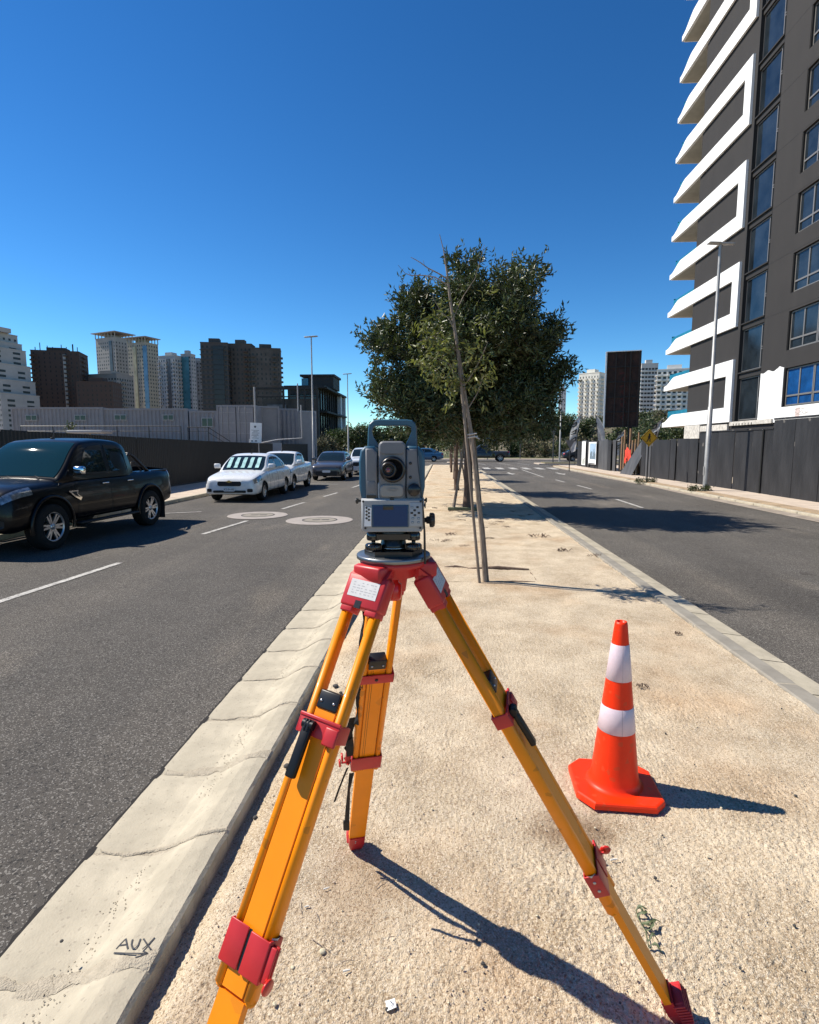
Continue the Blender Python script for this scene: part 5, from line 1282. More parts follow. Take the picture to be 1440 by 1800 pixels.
for pl, wd in (([(.01,.115),(.0,.02)], .075), ([(0,.02),(-.045,-.06),(-.085,-.145)], .045), ([(0,.02),(.04,-.06),(.03,-.145)], .045), ([(.01,.10),(-.05,.05),(-.06,.0)], .022), ([(.02,.10),(.065,.04),(.085,.05)], .022), ([(-.13,-.15),(-.09,-.15)], .02), ([(.03,-.150),(.08,-.150)], .02)):
    mm_ = MB(); stroke(mm_, pl, wd, .001); m.add([tuple(Mf @ Vector(p)) for p in mm_.v], mm_.f)
obj('sign_figure', m, M_trim, t)
# yield sign seen from the back
t = thing('give_way_sign', 'grey back of a triangular give way sign at the far right corner', 'road sign', (8.0, 36.2, 0), R(6))
obj('post', MB().box((-.03,-.012,-.03),(.03,.012,1.9)), mat('post_grey', ()), t)
m = MB(); m.prism([(-.31,.27),(.31,.27),(.0,-.27)], -.004, .004, M=Matrix.Translation((0,-.02,1.66)) @ Matrix.Rotation(R(90),4,'X')); obj('sign_plate', m, mat('sign_back', (.16,.165,.17), .5, metal=.3), t)
for (x, y, h, lab) in ((4.6+.3, 69, 5.2, 'tall thin grey post at the far junction'),(5.2, 66.5, 2.3, 'give way sign post among shrubs at the far junction'),(9.2, 68.0, 2.4, 'short dark post at the far junction shrubs'),(10.2, 53.0, 2.9, 'dark traffic post beside the distant street lamp')):
    t = thing('sign_post', lab, 'sign post', (x, y, 0)); obj('post', MB().tube([(0,0,-.1),(0,0,h)], .055, 8), mat('post_grey', ()) if h < 5 else M_galv, t)
    if h < 3: obj('sign_plate', MB().prism([(-.33,.3),(.33,.3),(0,-.28)], -.01, .01, M=Matrix.Translation((0,-.07,h-.1)) @ Matrix.Rotation(R(90),4,'X')), mat('sign_back', ()), t)
# billboard back
bx, bz = AY(1098, 617, 60)
t = thing('billboard', 'tall rusty back of a billboard with a white edge, behind the hoarding', 'billboard', (bx, 60, 0), R(-14))
zb_, zt_ = AY(1098, 750, 60)[1], AY(1098, 618, 60)[1]
M_bb = mat('billboard_back', (.030,.022,.018), .9, var=.5, vscale=1.2, col2=(.075,.035,.025), detail=12)
obj('backing', MB().box((-1.65,0,zb_),(1.65,.12,zt_)), M_bb, t)
m = MB()
for i in range(6): zz = zb_+(zt_-zb_)*i/5; m.box((-1.65,-.10,zz-.06),(1.65,-.002,zz+.06))
for x in (-1.6,-.75,.15,.65,1.5): m.box((x-.05,-.16,zb_),(x+.05,-.101,zt_))
fr_ = obj('frame', m, mat('rusty_steel', (.025,.02,.018), .8), t)
obj('white_edge', MB().box((-1.80,-.15,zb_-.2),(-1.651,.2,zt_+.05)).box((-1.65,-.15,zt_+.0005),(1.65,.2,zt_+.08)), M_white, t)
m = MB()
for i in range(4):
    zz = zt_-2.6-i*1.3; x = .05
    stroke_ = [(-.35+.1*i,zz+.4),(.1,zz+.5),(.25,zz+.1),(-.1,zz-.1),(.2,zz-.45)]
    mm_ = MB(); stroke(mm_, stroke_, .16, 0); m.add([(p[0], -.003, p[1]) for p in mm_.v], mm_.f)
obj('ghost_lettering', m, mat('ghost_red', (.09,.02,.015), .8), t)
obj('support_post', MB().tube([(.9,.3,-.1),(.9,.3,zt_-.5)], .22, 10).tube([(.9,.25,zt_-1),(.9,-.05,zt_-1)], .1, 6), mat('rusty_steel', ()), t)
# feather flags
def flag(px, y, h, lean, label):
    x, _ = AY(px, 780, y); t = thing('feather_flag', label, 'flag', (x, y, 0), R(-15), 'feather flags behind the hoarding')
    n = 16; pts = []; 
    for i in range(n+1):
        k = i/n; pts.append((lean*k**2*.9, 0, h*k-.25*k**6))
    obj('pole', MB().tube(pts, .025, 5), M_black, t)
    v = []
    for i in range(4, n+1):
        p = pts[i]; k = (i-4)/(n-4); wd = .62*math.sin(math.pi*min(1, k*.9+.12))**.6*(1 if k < .97 else .2)
        for j in range(5): a = j/4; v.append((p[0]-wd*a*(1 if lean > 0 else -1)+.0, .05*math.sin(i*.9+j*1.2), p[2]-.15*a))
    o = obj('banner', MB().add(v, [(i*5+j, i*5+j+1, i*5+j+6, i*5+j+5) for i in range(n-4) for j in range(4)], True), mat('flag_cloth', (.50,.49,.47), .8, var=.25, vscale=3), t)
    m = MB(); zc = h*.45
    for q in range(3): 
        mm_ = MB(); stroke(mm_, [(-.45,0),(-.1,.28),(-.15,-.1),(-.5,-.2)], .09, 0); m.add([(p_[0]+lean*.25, -.09, p_[1]*.8+zc+q*.6) for p_ in mm_.v], mm_.f)
    obj('flag_print', m, M_trim, t)
flag(1012, 47.5, 4.6, .5, 'leftmost feather flag, with a black and white emblem, beyond the give way sign')
flag(1052, 49, 4.6, -.4, 'feather flag just left of the tall billboard')
flag(1092, 52, 3.3, .3, 'feather flag seen below the billboard')
flag(1152, 44, 4.0, .55, 'feather flag close to the apartment block balconies')
# ================================================================== LEFT SITE
def AXp(px, py, x):
    X, Y, u = ray(px, py); t = x/X
    return Y*t, H+u*t
lf = thing('site_fence', 'dark corrugated metal hoarding along the left pavement', 'fence', (-10.6, 0, 0))
ftop = [(AXp(px, py, -10.6)) for px, py in ((2,755),(212,767),(380,776),(482,780))]
def ftz(y): return float(np.interp(y, [p[0] for p in ftop], [p[1] for p in ftop]))
def corr_panel(w_, h0, h1, pitch=.125, dep=.022):
    v = []; n = int(w_/pitch*4)
    for i in range(n+1):
        y = w_*i/n; x = dep*(1 if (i % 4) in (1, 2) else -1)*.5; h = h0+(h1-h0)*i/n
        v += [(x, y, 0), (x, y, h)]
    f = [(2*i, 2*i+2, 2*i+3, 2*i+1) for i in range(n)]
    k = len(v); v += [(p[0]-.004, p[1], p[2]) for p in v]; f += [(k+b, k+a, k+d, k+c) for a, b, c, d in f]
    return MB().add(v, f)
y = -3.0
while y < 44:
    w_ = 2.0
    o = obj('fence_panel', corr_panel(w_-.01, ftz(y), ftz(y+w_)), M_corr, lf); o.location = (random.uniform(-.01,.01), y, 0); y += w_
    obj('fence_post', MB().box((-.07,y-.03,0),(-.015,y+.03,ftz(y)-.04)), M_black, lf)
obj('ground_rail', MB().box((-.03,-3,-.01),(.03,44,.06)), M_corr, lf)
# containers
M_cont = mat('container_paint', (.24,.235,.25), .6, var=.12, vscale=2, detail=10)
M_cont2 = mat('container_light', (.34,.335,.34), .6, var=.1, vscale=2)
def corr_wall(mb, x0, x1, z0, z1, y, pitch=.26, dep=.05):
    n = max(4, int((x1-x0)/pitch))*4; v = []
    for i in range(n+1):
        x = x0+(x1-x0)*i/n; d = dep if (i % 4) in (1, 2) else 0
        v += [(x, y+d, z0), (x, y+d, z1)]
    mb.add(v, [(2*i, 2*i+2, 2*i+3, 2*i+1) for i in range(n)])
def container(px0, px1, ptop, Y, label, wins=(), z0=1.5, dep=2.4, smooth=False, rz=0, m=M_cont, doors=False, grp='site office containers'):
    x0, zt = AY(px0, ptop, Y); x1, _ = AY(px1, ptop, Y); W_ = x1-x0; cx = (x0+x1)/2
    t = thing('shipping_container', label, 'container', (cx, Y, z0), rz, grp); h = zt-z0; a = W_/2
    mb = MB().box((-a,.06,.0),(a,dep,h-.02))
    if not smooth: corr_wall(mb, -a+.12, a-.12, .14, h-.14, -.0)
    obj('shell', mb, m, t)
    fr = MB()
    for x in (-a, a-.12): fr.box((x,-.02,0),(x+.12,.10,h))
    fr.box((-a+.12,-.02,0),(a-.12,.08,.14)).box((-a+.12,-.02,h-.14),(a-.12,.08,h))
    obj('frame', fr, m, t)
    for (w0, w1, t0, t1) in wins:
        xa = AY(w0, 700, Y)[0]-cx; xb = AY(w1, 700, Y)[0]-cx; za = AY(700, t1, Y)[1]-z0; zb2 = AY(700, t0, Y)[1]-z0
        wf = obj('window_frame', MB().box((xa,-.06,za),(xb,.0,zb2)), M_cont2, t)
        xm = (xa+xb)/2
        for p, q_ in ((xa+.05, xm-.03), (xm+.03, xb-.05)): obj('pane', MB().box((p,-.07,za+.06),(q_,-.061,zb2-.06)), M_glass, wf)
    if doors:
        for k in (0, 1):
            xa = -a+.14+k*(a-.14); d_ = MB().box((xa+.02,-.06,.16),(xa+a-.18,.0,h-.16)); do = obj('door', d_, m, t)
            for s in (.22, .62): obj('locking_bar', MB().tube([(xa+s,-.09,.1),(xa+s,-.09,h-.1)], .02, 6), M_cont2, do)
            for zz in np.linspace(.5, h-.5, 4): obj('door_rib', MB().box((xa+.08,-.075,zz),(xa+a-.24,-.061,zz+.03)), M_cont2, do)
    return t
container(22, 178, 716, 38.0, 'grey corrugated site office container, leftmost of the row, with two small windows', [(45,65,727,738),(128,148,727,738)], rz=YAW)
container(182, 328, 718, 38.4, 'grey corrugated site office container, second from the left, two small windows', [(201,222,727,738),(284,303,727,738)], rz=YAW)
container(333, 382, 722, 38.6, 'short grey container part with a barred window beside the stairs', [(353,373,733,750)], rz=YAW)
container(381, 449, 712, 37.2, 'grey container with closed cargo doors behind the notice board', doors=True, smooth=True, rz=YAW, m=M_cont, z0=1.2)
c5 = container(451, 490, 714, 39.0, 'plain flat walled grey site container right of the cargo doors', smooth=True, rz=R(24), m=mat('flat_grey', (.26,.255,.262), .6, var=.08, vscale=1.5), z0=1.2)
container(489, 524, 718, 41.3, 'ribbed grey container between two plain ones', rz=R(24), z0=1.2)
container(522, 556, 722, 43.6, 'plain pale container at the right end of the site row', smooth=True, rz=R(24), m=M_cont2, z0=.0)
# raised deck with railings and stairs
dk = thing('walkway', 'raised walkway with dark railings and stairs in front of the containers', 'walkway', (0, 36.6, 0), 0)
def rl(px, py): x, z = AY(px, py, 36.6); return (x, 0, z)
obj('deck', MB().box((rl(30,770)[0],.0,1.35),(rl(450,770)[0],1.3,1.48)), M_black, dk)
for a, b in ((36, 318), (330, 366)):
    m = MB().tube([rl(a,749 if a < 300 else 751), rl(b,749 if a < 300 else 751)], .025, 6); obj('handrail', m, M_black, dk)
    obj('mid_rail', MB().tube([rl(a,758), rl(b,758)], .018, 6), M_black, dk)
    for px in np.linspace(a, b, 6 if b-a > 100 else 3): p = rl(px, 749 if a < 300 else 751); obj('rail_post', MB().tube([(p[0],0,1.4), p], .025, 6), M_black, dk)
obj('stair_rail', MB().tube([rl(366,751), rl(405,776)], .025, 6), M_black, dk); obj('stair_rail', MB().tube([rl(366,760), rl(400,781)], .02, 6), M_black, dk)
aw = AY(126, 755, 30); aw2 = AY(190, 763, 30)
single('awning', MB().box((-1.0,-.5,-.08),(1.0,.5,.08), bev=.03), M_cont2, 'small pale flat roof peeping over the left fence', 'awning', loc=((aw[0]+aw2[0])/2, 30, (aw[1]+aw2[1])/2))
o = MB().tube([(0,0,-2.3),(0,0,0)], .04, 6); obj('post', o, M_cont2, bpy.data.objects['awning'])
# notice board
nx_, nz_ = AY(446, 760, 30.5); a = AY(435,743,30.5); b = AY(456,778,30.5)
t = thing('notice_board', 'white notice board with a small crest and lines of fine print above the left fence', 'sign', (nx_, 30.5, 0), YAW)
w2 = (b[0]-a[0])/2; obj('board', MB().box((-w2,-.02,b[1]),(w2,.02,a[1]), Matrix.Rotation(R(3),4,'Y')), M_white, t)
m = MB()
for i in range(7): zz = a[1]-.42-i*.07; ww = random.uniform(.3,.9)*w2; m.box((-ww,-.028,zz),(ww*random.uniform(.6,1),-.024,zz+.018), Matrix.Rotation(R(3),4,'Y'))
obj('fine_print', m, mat('ink', (.1,.1,.1), .8), t, kind='stuff')
m = MB().prism([(-.06,.05),(.06,.05),(.05,-.03),(0,-.07),(-.05,-.03)], -.001, .002, M=Matrix.Translation((w2*.3,-.026,a[1]-.22)) @ Matrix.Rotation(R(90),4,'X')); obj('crest', m, mat('ink', ()), t)
for s in (-.5, .2): obj('seal', MB().box((w2*s,-.028,b[1]+.06),(w2*(s+.35),-.024,b[1]+.12)), mat('ink', ()), t)
for s in (-.8, .8): obj('post', MB().tube([(w2*s,.04,0),(w2*s,.04,b[1]+.2)], .03, 6), M_cont2, t)
# pale posts and pipe frame
def post(px, py0, py1, Y, label, r=.05):
    x, z1 = AY(px, py0, Y); z0 = max(0, AY(px, py1, Y)[1])
    return single('pale_post', MB().tube([(0,0,0),(0,0,z1-z0)], r, 8), M_cont2, label, 'post', loc=(x, Y, z0))
post(447, 680, 748, 31.5, 'pale upright post behind the notice board'); 
t = thing('pipe_frame', 'pale pipe bent along the container fronts', 'pipe', (0, 34, 0))
def rp(px, py): x, z = AY(px, py, 34); return (x, 0, z)
obj('pipe', MB().tube([rp(457,779), rp(488,773), rp(531,770), rp(529,712)], .04, 8), M_cont2, t)
post(523, 674, 722, 36, 'thin pale mast above the site containers', .04)
single('white_door', MB().box((-.25,-.03,0),(.25,.03,1.75)), M_cont2, 'narrow pale gate post in the left hoarding', 'post', loc=(AY(486,790,31.7)[0]+.05, 31.7, 0))

# ================================================================== DARK MODERN BUILDING
Mdk = mat('charcoal', (.022,.020,.019), .7, var=.3, vscale=.5)
Mdk2 = mat('charcoal_panel', (.045,.042,.040), .6, var=.6, vscale=.6, detail=10)
x0 = AY(505,700,80)[0]; x1 = AY(560,700,80)[0]; zr_ = AY(560,678,80)[1]
t = thing('modern_building', 'low black modern building with open steel frame and roof box, left of the street lamp', 'building', (x1, 80, 0))
xl = x0-x1
obj('wall', MB().box((xl,.3,0),(-.0,15,zr_-.35)), Mdk2, t)
obj('roof', MB().box((xl-.3,-.6,zr_-.33),(1.0,17,zr_)), Mdk, t)
for i in range(3):
    zz = zr_*(i)/3; obj('floor_slab', MB().box((.003,-.2,zz+2.9),(1.3,16,zz+3.15)), Mdk, t)
for i in range(9): obj('column', MB().box((.005,.6+i*1.7,0),(.2,.85+i*1.7,zr_-.34)), Mdk, t)
for i in range(3):
    for j in range(4): w_ = MB().box((xl+.35+j*(-xl/4.2),.22,.6+i*3.1),(xl+.35+j*(-xl/4.2)+.9,.29,2.7+i*3.1)); obj('window', w_, M_glass, t)
for i in range(3):
    for j in range(4): obj('window', MB().box((.003,1+j*2.0,.5+i*3.15),(.06,2.2+j*2.0,2.7+i*3.15)), M_glass, t)
obj('white_panel', MB().box((-.1,15.2,0),(1.15,15.9,zr_-.36)), mat('white_cladding', (.62,.64,.66), .5), t)
obj('white_panel', MB().box((.35,12.5,0),(.9,13.6,zr_-.36)), mat('white_cladding', ()), t)
pa = AY(530,662,84); pb = AY(586,662,84)
obj('roof_box', MB().box((pa[0]-x1+1.1,4,zr_+.001),(pb[0]-x1,9,pa[1])), Mdk, t)
obj('roof_window', MB().box((pa[0]-x1,4,zr_+.3),(pa[0]-x1+1.0,8,pa[1]-.25)), M_cyan, t)
obj('roof_slab', MB().box((pa[0]-x1-.2,3.8,pa[1]+.001),(pb[0]-x1+.2,9.3,pa[1]+.3)), Mdk, t)
# open steel frame at its left
fa = AY(447,681,76); fb = AY(557,677,76)
t = thing('steel_frame', 'open dark steel frame with a panelled wall, left of the black modern building', 'frame', (fa[0], 76, 0))
wf = fb[0]-fa[0]
obj('top_beam', MB().box((0,0,fa[1]-.3),(wf,.3,fa[1])), Mdk, t); obj('top_beam', MB().box((.2,.31,fa[1]-1.3),(wf,.5,fa[1]-1.15)), Mdk, t)
for k in (0, .46, .8, 1): obj('column', MB().box((wf*k-.12,.01,0),(wf*k+.12,.29,fa[1]-.31)), Mdk, t)
obj('panel_wall', MB().box((.6,1.5,0),(wf-.1,1.8,fa[1]-1.4)), Mdk2, t)
obj('wall_panel', MB().box((wf*.15,1.35,0),(wf*.46,1.48,fa[1]-2.2)), mat('blue_grey_panel', (.10,.11,.13), .6, var=.4, vscale=1.5, stretch=(1,1,.3)), t)
obj('wall_panel', MB().box((wf*.5,1.35,0),(wf*.75,1.48,fa[1]-2.2)), Mdk2, t)

# ================================================================== TOWERS
def tower(px0, px1, ptop, Y, label, col, wcol=(.03,.035,.04), rz=0, floor=2.9, bays=8, depth=.7, slab=None, strips=(), roofm=None, canopy=False, balc=0, steps=None, dirty=.12, ledge=.0, glassw=.5, spikes=False):
    x0, z1 = AY(px0, ptop, Y); x1, _ = AY(px1, ptop, Y); Wp = (x1-x0)
    c_, s_ = abs(math.cos(rz)), abs(math.sin(rz)); w_ = Wp/(c_+depth*s_); d_ = w_*depth; cx = (x0+x1)/2
    t = thing('apartment_tower', label, 'tower block', (cx, Y, 0), rz, 'distant apartment towers')
    col = tuple(min(.7, q*1.2) for q in col); mw = mat('tower_%d_%d_%d' % tuple(int(c*1000) for c in col), col, .85, var=dirty, vscale=.12, detail=10)
    mg = mat('tower_window_%d' % int(wcol[2]*1000), tuple(q*.6 for q in wcol), .3, var=.5, vscale=.3, spec=.3)
    a, b = w_/2, d_/2; nf = int(z1/floor)
    blocks = steps or [(-1, 1, 1.0)]
    wall = MB(); win = MB(); sl_ = MB(); fr = MB()
    for (u0, u1, hk) in blocks:
        X0, X1, zt = a*u0, a*u1, z1*hk; wall.box((X0,-b,-.1),(X1,b,zt))
        wall.box((X0-.15,-b-.15,zt+.0),(X1+.15,b+.15,zt+.5))
        nb = max(2, int(bays*(u1-u0)/2))
        for k in range(int(zt/floor)):
            z = k*floor
            if z < 4: continue
            for i in range(nb):
                if (i+k*7) % 11 == 5 and not slab: continue
                bw = (X1-X0)/nb; g = glassw*random.uniform(.85, 1.1)
                xa = X0+bw*(i+.5-g/2); xb = X0+bw*(i+.5+g/2)
                win.box((xa,-b-.03,z+1.0),(xb,-b+.2,z+2.35)); 
            nd = max(2, int(nb*depth))
            for sx in (X0, X1):
                for i in range(nd):
                    bw = 2*b/nd; ya = -b+bw*(i+.5-glassw/2); win.box((sx-.03,ya,z+1.0),(sx+.03,ya+bw*glassw,z+2.35))
            if slab: sl_.box((X0-ledge,-b-ledge,z-.15),(X1+ledge,b+ledge,z+.15))
            if balc:
                for i in range(0, nb, balc):
                    bw = (X1-X0)/nb; sl_.box((X0+bw*(i+.1),-b-1.3,z-.1),(X0+bw*(i+.95),-b-.031,z+.9 if k % 1 == 0 else z))
                sl_.box((X1+.031,-b*.5,z-.1),(X1+1.2,b*.1,z+.8)); sl_.box((X0-1.2,-b*.9,z-.1),(X0-.031,-b*.3,z+.8))
    for (u, wd, cc) in strips:
        mm = mat('strip_%d_%d' % (int(cc[0]*1000), int(cc[2]*1000)), cc, .3, var=.3, vscale=.2)
        obj('facade_strip', MB().box((a*u-wd/2,-b-.5,0),(a*u+wd/2,-b-.04,z1*.97)), mm, t)
    obj('wall', wall, mw, t); obj('windows', win, mg, t, kind='stuff')
    if sl_.v: obj('balconies', sl_, mat('tower_slab_%d' % int((slab or col)[0]*1000), slab or tuple(c*.9 for c in col), .8), t, kind='stuff')
    obj('plant_room', MB().box((-a*.45,-b*.5,z1*max(bk[2] for bk in blocks)+.51),(a*.35,b*.5,z1*max(bk[2] for bk in blocks)+3.2)), mw, t)
    if canopy:
        obj('roof_canopy', MB().box((-a*1.25,-b*1.25,z1+4.2),(a*1.2,b*1.2,z1+4.8)), mat('canopy_grey', (.22,.23,.25), .6), t)
        cm = MB()
        for i in range(7):
            for j in (-1, 1): cm.box((-a+2*a*i/6-.25,j*b-.25,z1+.5),(-a+2*a*i/6+.25,j*b+.25,z1+4.2))
        obj('canopy_posts', cm, mw, t, kind='stuff')
    if spikes:
        sp = MB()
        for i in range(9): x = -a+2*a*random.random(); hh = random.uniform(1.5,5); sp.box((x-.2,-b*.9,z1+.5),(x+.2,-b*.9+.4,z1+.5+hh))
        obj('roof_masts', sp, M_black, t, kind='stuff')
    return t
tower(-66, 45, 586, 330, 'stepped beige tower with teal glazed bays at the far left edge', (.30,.295,.29), rz=R(-14), bays=18, steps=[(-1,.18,1.0),(.18,.36,.92),(.36,.52,.86),(.52,.68,.72),(.68,.85,.58),(.85,1,.46)], strips=[(-.62,7,(.16,.26,.28))], glassw=.38)
tower(64, 147, 622, 380, 'dark brown brick tower with roof masts and left hand balconies', (.062,.042,.035), rz=R(18), bays=9, balc=6, glassw=.22, slab=None, spikes=True, strips=[(.38,1.6,(.35,.33,.32))])
tower(143, 206, 674, 360, 'low dark brown brick block joining the brown tower', (.062,.042,.036), rz=R(10), bays=8, glassw=.25)
tower(172, 229, 598, 470, 'tall pale grey tower under a broad flat roof canopy', (.24,.235,.23), rz=R(-22), bays=9, canopy=True, glassw=.35, strips=[(.55,3.5,(.06,.06,.065))])
tower(163, 226, 661, 400, 'lower grey balconied block before the canopied tower', (.22,.21,.20), rz=R(-10), bays=10, balc=2, glassw=.45)
tower(228, 274, 606, 450, 'sand coloured tower with a flat canopy and blue glass corner', (.27,.245,.20), rz=R(-18), bays=8, canopy=True, glassw=.4, strips=[(.95,4,(.05,.14,.26)),(-.2,3,(.34,.28,.16))])
tower(281, 322, 628, 430, 'light grey tower with rows of narrow balconies, left of the teal glass strip', (.30,.30,.305), rz=R(-16), bays=7, balc=3, glassw=.35, strips=[(.25,3,(.10,.09,.09))])
tower(320, 341, 624, 432, 'slim tower with a teal glass strip', (.25,.25,.26), rz=R(-8), bays=3, strips=[(-.1,6,(.05,.17,.22))], glassw=.4)
tower(338, 360, 637, 445, 'narrow grey tower half hidden by the black balconied tower', (.25,.25,.25), rz=R(-8), bays=4, glassw=.4)
tower(354, 404, 606, 340, 'dark tower with projecting black balcony slabs on its left', (.05,.048,.052), rz=R(12), bays=6, slab=(.05,.05,.052), ledge=.5, glassw=.5, strips=[(.3,6,(.012,.012,.018))])
tower(403, 446, 608, 350, 'dark grey brown tower with pale stacked balconies in the middle', (.062,.057,.055), rz=R(6), bays=6, balc=4, glassw=.4)
tower(440, 496, 616, 352, 'dark weathered tower with balconies on its right edge', (.055,.052,.05), rz=R(14), bays=7, balc=5, glassw=.35, dirty=.5)
tower(1018, 1068, 658, 430, 'white and cream tower left of the billboard', (.60,.56,.50), rz=R(-38), bays=7, balc=2, glassw=.3, depth=.9)
tower(1126, 1156, 641, 430, 'pale banded tower right behind the billboard', (.42,.41,.40), wcol=(.05,.05,.055), rz=R(-8), bays=5, slab=(.62,.6,.57), ledge=.4, glassw=.8)
tower(1152, 1222, 652, 360, 'white tower of stacked balcony slabs left of the apartment block', (.50,.49,.47), wcol=(.06,.07,.07), rz=R(-20), bays=7, balc=2, slab=(.66,.65,.62), ledge=.5, glassw=.6)
tower(982, 996, 684, 460, 'narrow grey tower just right of the big tree crown', (.35,.36,.38), rz=R(-10), bays=3, glassw=.3)
# ================================================================== VEGETATION
def leaves(pos, axis, L_, Wd, fold=.25):
    """folded two-triangle leaves"""
    n = len(pos); axis = axis/np.linalg.norm(axis, axis=1)[:, None]
    r = RNG.normal(size=(n, 3)); side = np.cross(axis, r); side /= np.linalg.norm(side, axis=1)[:, None]; nn = np.cross(axis, side)
    L_ = L_[:, None]; Wd = Wd[:, None]
    v = np.stack([pos, pos+axis*L_*.5+side*Wd*.5+nn*Wd*fold, pos+axis*L_-nn*L_*.12, pos+axis*L_*.5-side*Wd*.5+nn*Wd*fold], 1)
    k = 4*np.arange(n)[:, None, None]; f = (np.array([[0,1,2],[0,2,3]])[None]+k).reshape(-1, 3)
    return v.reshape(-1, 3), f
def crown_mesh(name, lobes, twigs, per, L0, W0, up=.6, droop=0, tw_len=.35):
    """lobes (x,y,z,r); twigs start inside a lobe's shell and point outwards and up; leaves sit along them"""
    lb = np.array(lobes); vol = lb[:, 3]**2; pick = RNG.choice(len(lb), twigs, p=vol/vol.sum())
    d = RNG.normal(size=(twigs, 3)); d /= np.linalg.norm(d, axis=1)[:, None]; rr = lb[pick, 3]*(RNG.random(twigs)**.45)
    c = lb[pick, :3]+d*rr[:, None]*np.array([1, 1, .95])
    td = d+np.array([0, 0, up])+.5*RNG.normal(size=(twigs, 3)); td /= np.linalg.norm(td, axis=1)[:, None]
    s = np.tile(np.linspace(0, 1, per), twigs)+RNG.random(twigs*per)*.08; ti = np.repeat(np.arange(twigs), per)
    tl = tw_len*(.6+.8*RNG.random(twigs))
    pos = c[ti]+td[ti]*(s*tl[ti])[:, None]+.02*RNG.normal(size=(twigs*per, 3))
    ax = td[ti]*.8+.9*RNG.normal(size=(twigs*per, 3))+np.array([0, 0, -droop])
    L_ = L0*(.6+.7*RNG.random(len(pos))); v, f = leaves(pos, ax, L_, W0*(.7+.6*RNG.random(len(pos))))
    return npmesh(name, v, f), c, td, tl
def limbs(mb, base, targets, r0, r1, n=8, bend=.3):
    for T in targets:
        a = Vector(base); b = Vector(T); m1 = a.lerp(b, .4)+Vector((random.uniform(-bend,bend), random.uniform(-bend,bend), random.uniform(0,bend)))
        pts = [a*(1-t)**2+m1*2*t*(1-t)+b*t*t for t in [i/6 for i in range(7)]]
        mb.tube(pts, [r0+(r1-r0)*i/6 for i in range(7)], n)
TX, TY = .66, 14.4
t = thing('median_tree', 'large dense dark green tree standing on the median behind the surveying instrument', 'tree', (TX, TY, 0))
pl = [(820,535,62),(740,560,52),(900,540,62),(690,615,52),(780,620,85),(880,620,88),(945,615,52),(684,690,46),(955,680,48),(740,715,66),(830,715,80),(905,715,64),(850,765,42),(765,760,42),(655,655,22),(982,655,24),(704,545,24),(878,478,20),(935,520,26),(800,480,22),(840,470,20),(660,600,18),(968,570,22),(650,700,18),(990,640,14)]
lobes = []
for px, py, r in pl:
    x, z = AY(px, py, TY); rr = max(.10, r/68.5-.32)
    if r > 40:
        for q_ in range(9):      # break every big lobe into uneven boughs
            d_ = Vector((random.gauss(0,1), random.gauss(0,1.1), random.gauss(0,1))).normalized()*rr*random.uniform(.35,.95)
            lobes.append((x-TX+d_.x, d_.y*2.0+random.uniform(-.9,.8), z+d_.z, random.uniform(.25,.52)*rr+.08))
        lobes.append((x-TX, random.uniform(-.7,.7), z, rr*.75))
    else: lobes.append((x-TX, random.uniform(-.5,.3), z, rr))
for px, py in ((780,740),(830,700),(880,740),(740,690),(850,640),(920,690),(800,640),(840,765),(760,770),(900,770),(720,735),(935,735)):
    x, z = AY(px, py, TY); lobes.append((x-TX, random.uniform(-1.2,1.2), z, .55)); lobes.append((x-TX, random.uniform(-1.6,1.6), z+.2, .5))
lobes = [(a, b, max(c_, 2.05+r_*.4), r_) for a, b, c_, r_ in lobes if abs(a) < 2.7]
me, c, td, tl = crown_mesh('crown', lobes, 6200, 20, .135, .042, up=1.0, tw_len=.38)
link('crown', me, M_leaf, t)
tb_ = MB().tube([(-.02,0,-.05),(.0,0,.5),(-.02,.0,1.2),(.02,.03,2.0),(.0,.05,2.6)], [.135,.115,.105,.10,.09], 12)
limbs(tb_, (0,.05,2.4), [(lobes[i][0]*.85, lobes[i][1]*.7, lobes[i][2]) for i in range(0, len(lobes), 9)], .06, .012)
obj('trunk', tb_, M_bark, t)
mt = MB()
sel = RNG.choice(len(c), 500, replace=False)
for i in sel: p = Vector(c[i]); q = p+Vector(td[i])*tl[i]; mt.tube([(p-Vector(td[i])*.3)[:], q[:]], [.008,.003], 3, cap=False)
obj('twigs', mt, M_bark, t, kind='stuff')
# smaller trees farther along the median
for i, (x, y, h, lab) in enumerate([(.50,20.3,3.9,'slender young tree second along the median, its dark trunk left of the sapling stakes'),(.55,27,3.4,'young median tree third from the instrument'),(.5,33.5,3.3,'young median tree fourth from the instrument'),(.55,40,3.3,'farthest young tree on the median')]):
    t2 = thing('median_tree', lab, 'tree', (x, y, 0), random.random()*6, 'young trees farther along the median')
    lb = [(random.uniform(-.6,.6), random.uniform(-.6,.6), h*.55+random.random()*h*.4, random.uniform(.35,.6)) for _ in range(9)]+([(random.uniform(-1.3,1.3), random.uniform(-1,1), random.uniform(2.0,4.6), .65) for _ in range(10)] if i == 0 else [])
    me, _, _, _ = crown_mesh('crown', lb, 900 if i == 0 else 340, 14, .14, .045, tw_len=.35); link('crown', me, M_leaf, t2)
    m = MB().tube([(0,0,-.05),(.03,0,1.0),(-.02,.02,h*.8)], [.10 if i == 0 else .07,.07,.03], 8); limbs(m, (0,0,h*.5), [q[:3] for q in lb[:5]], .025, .008, 5); obj('trunk', m, M_bark, t2)
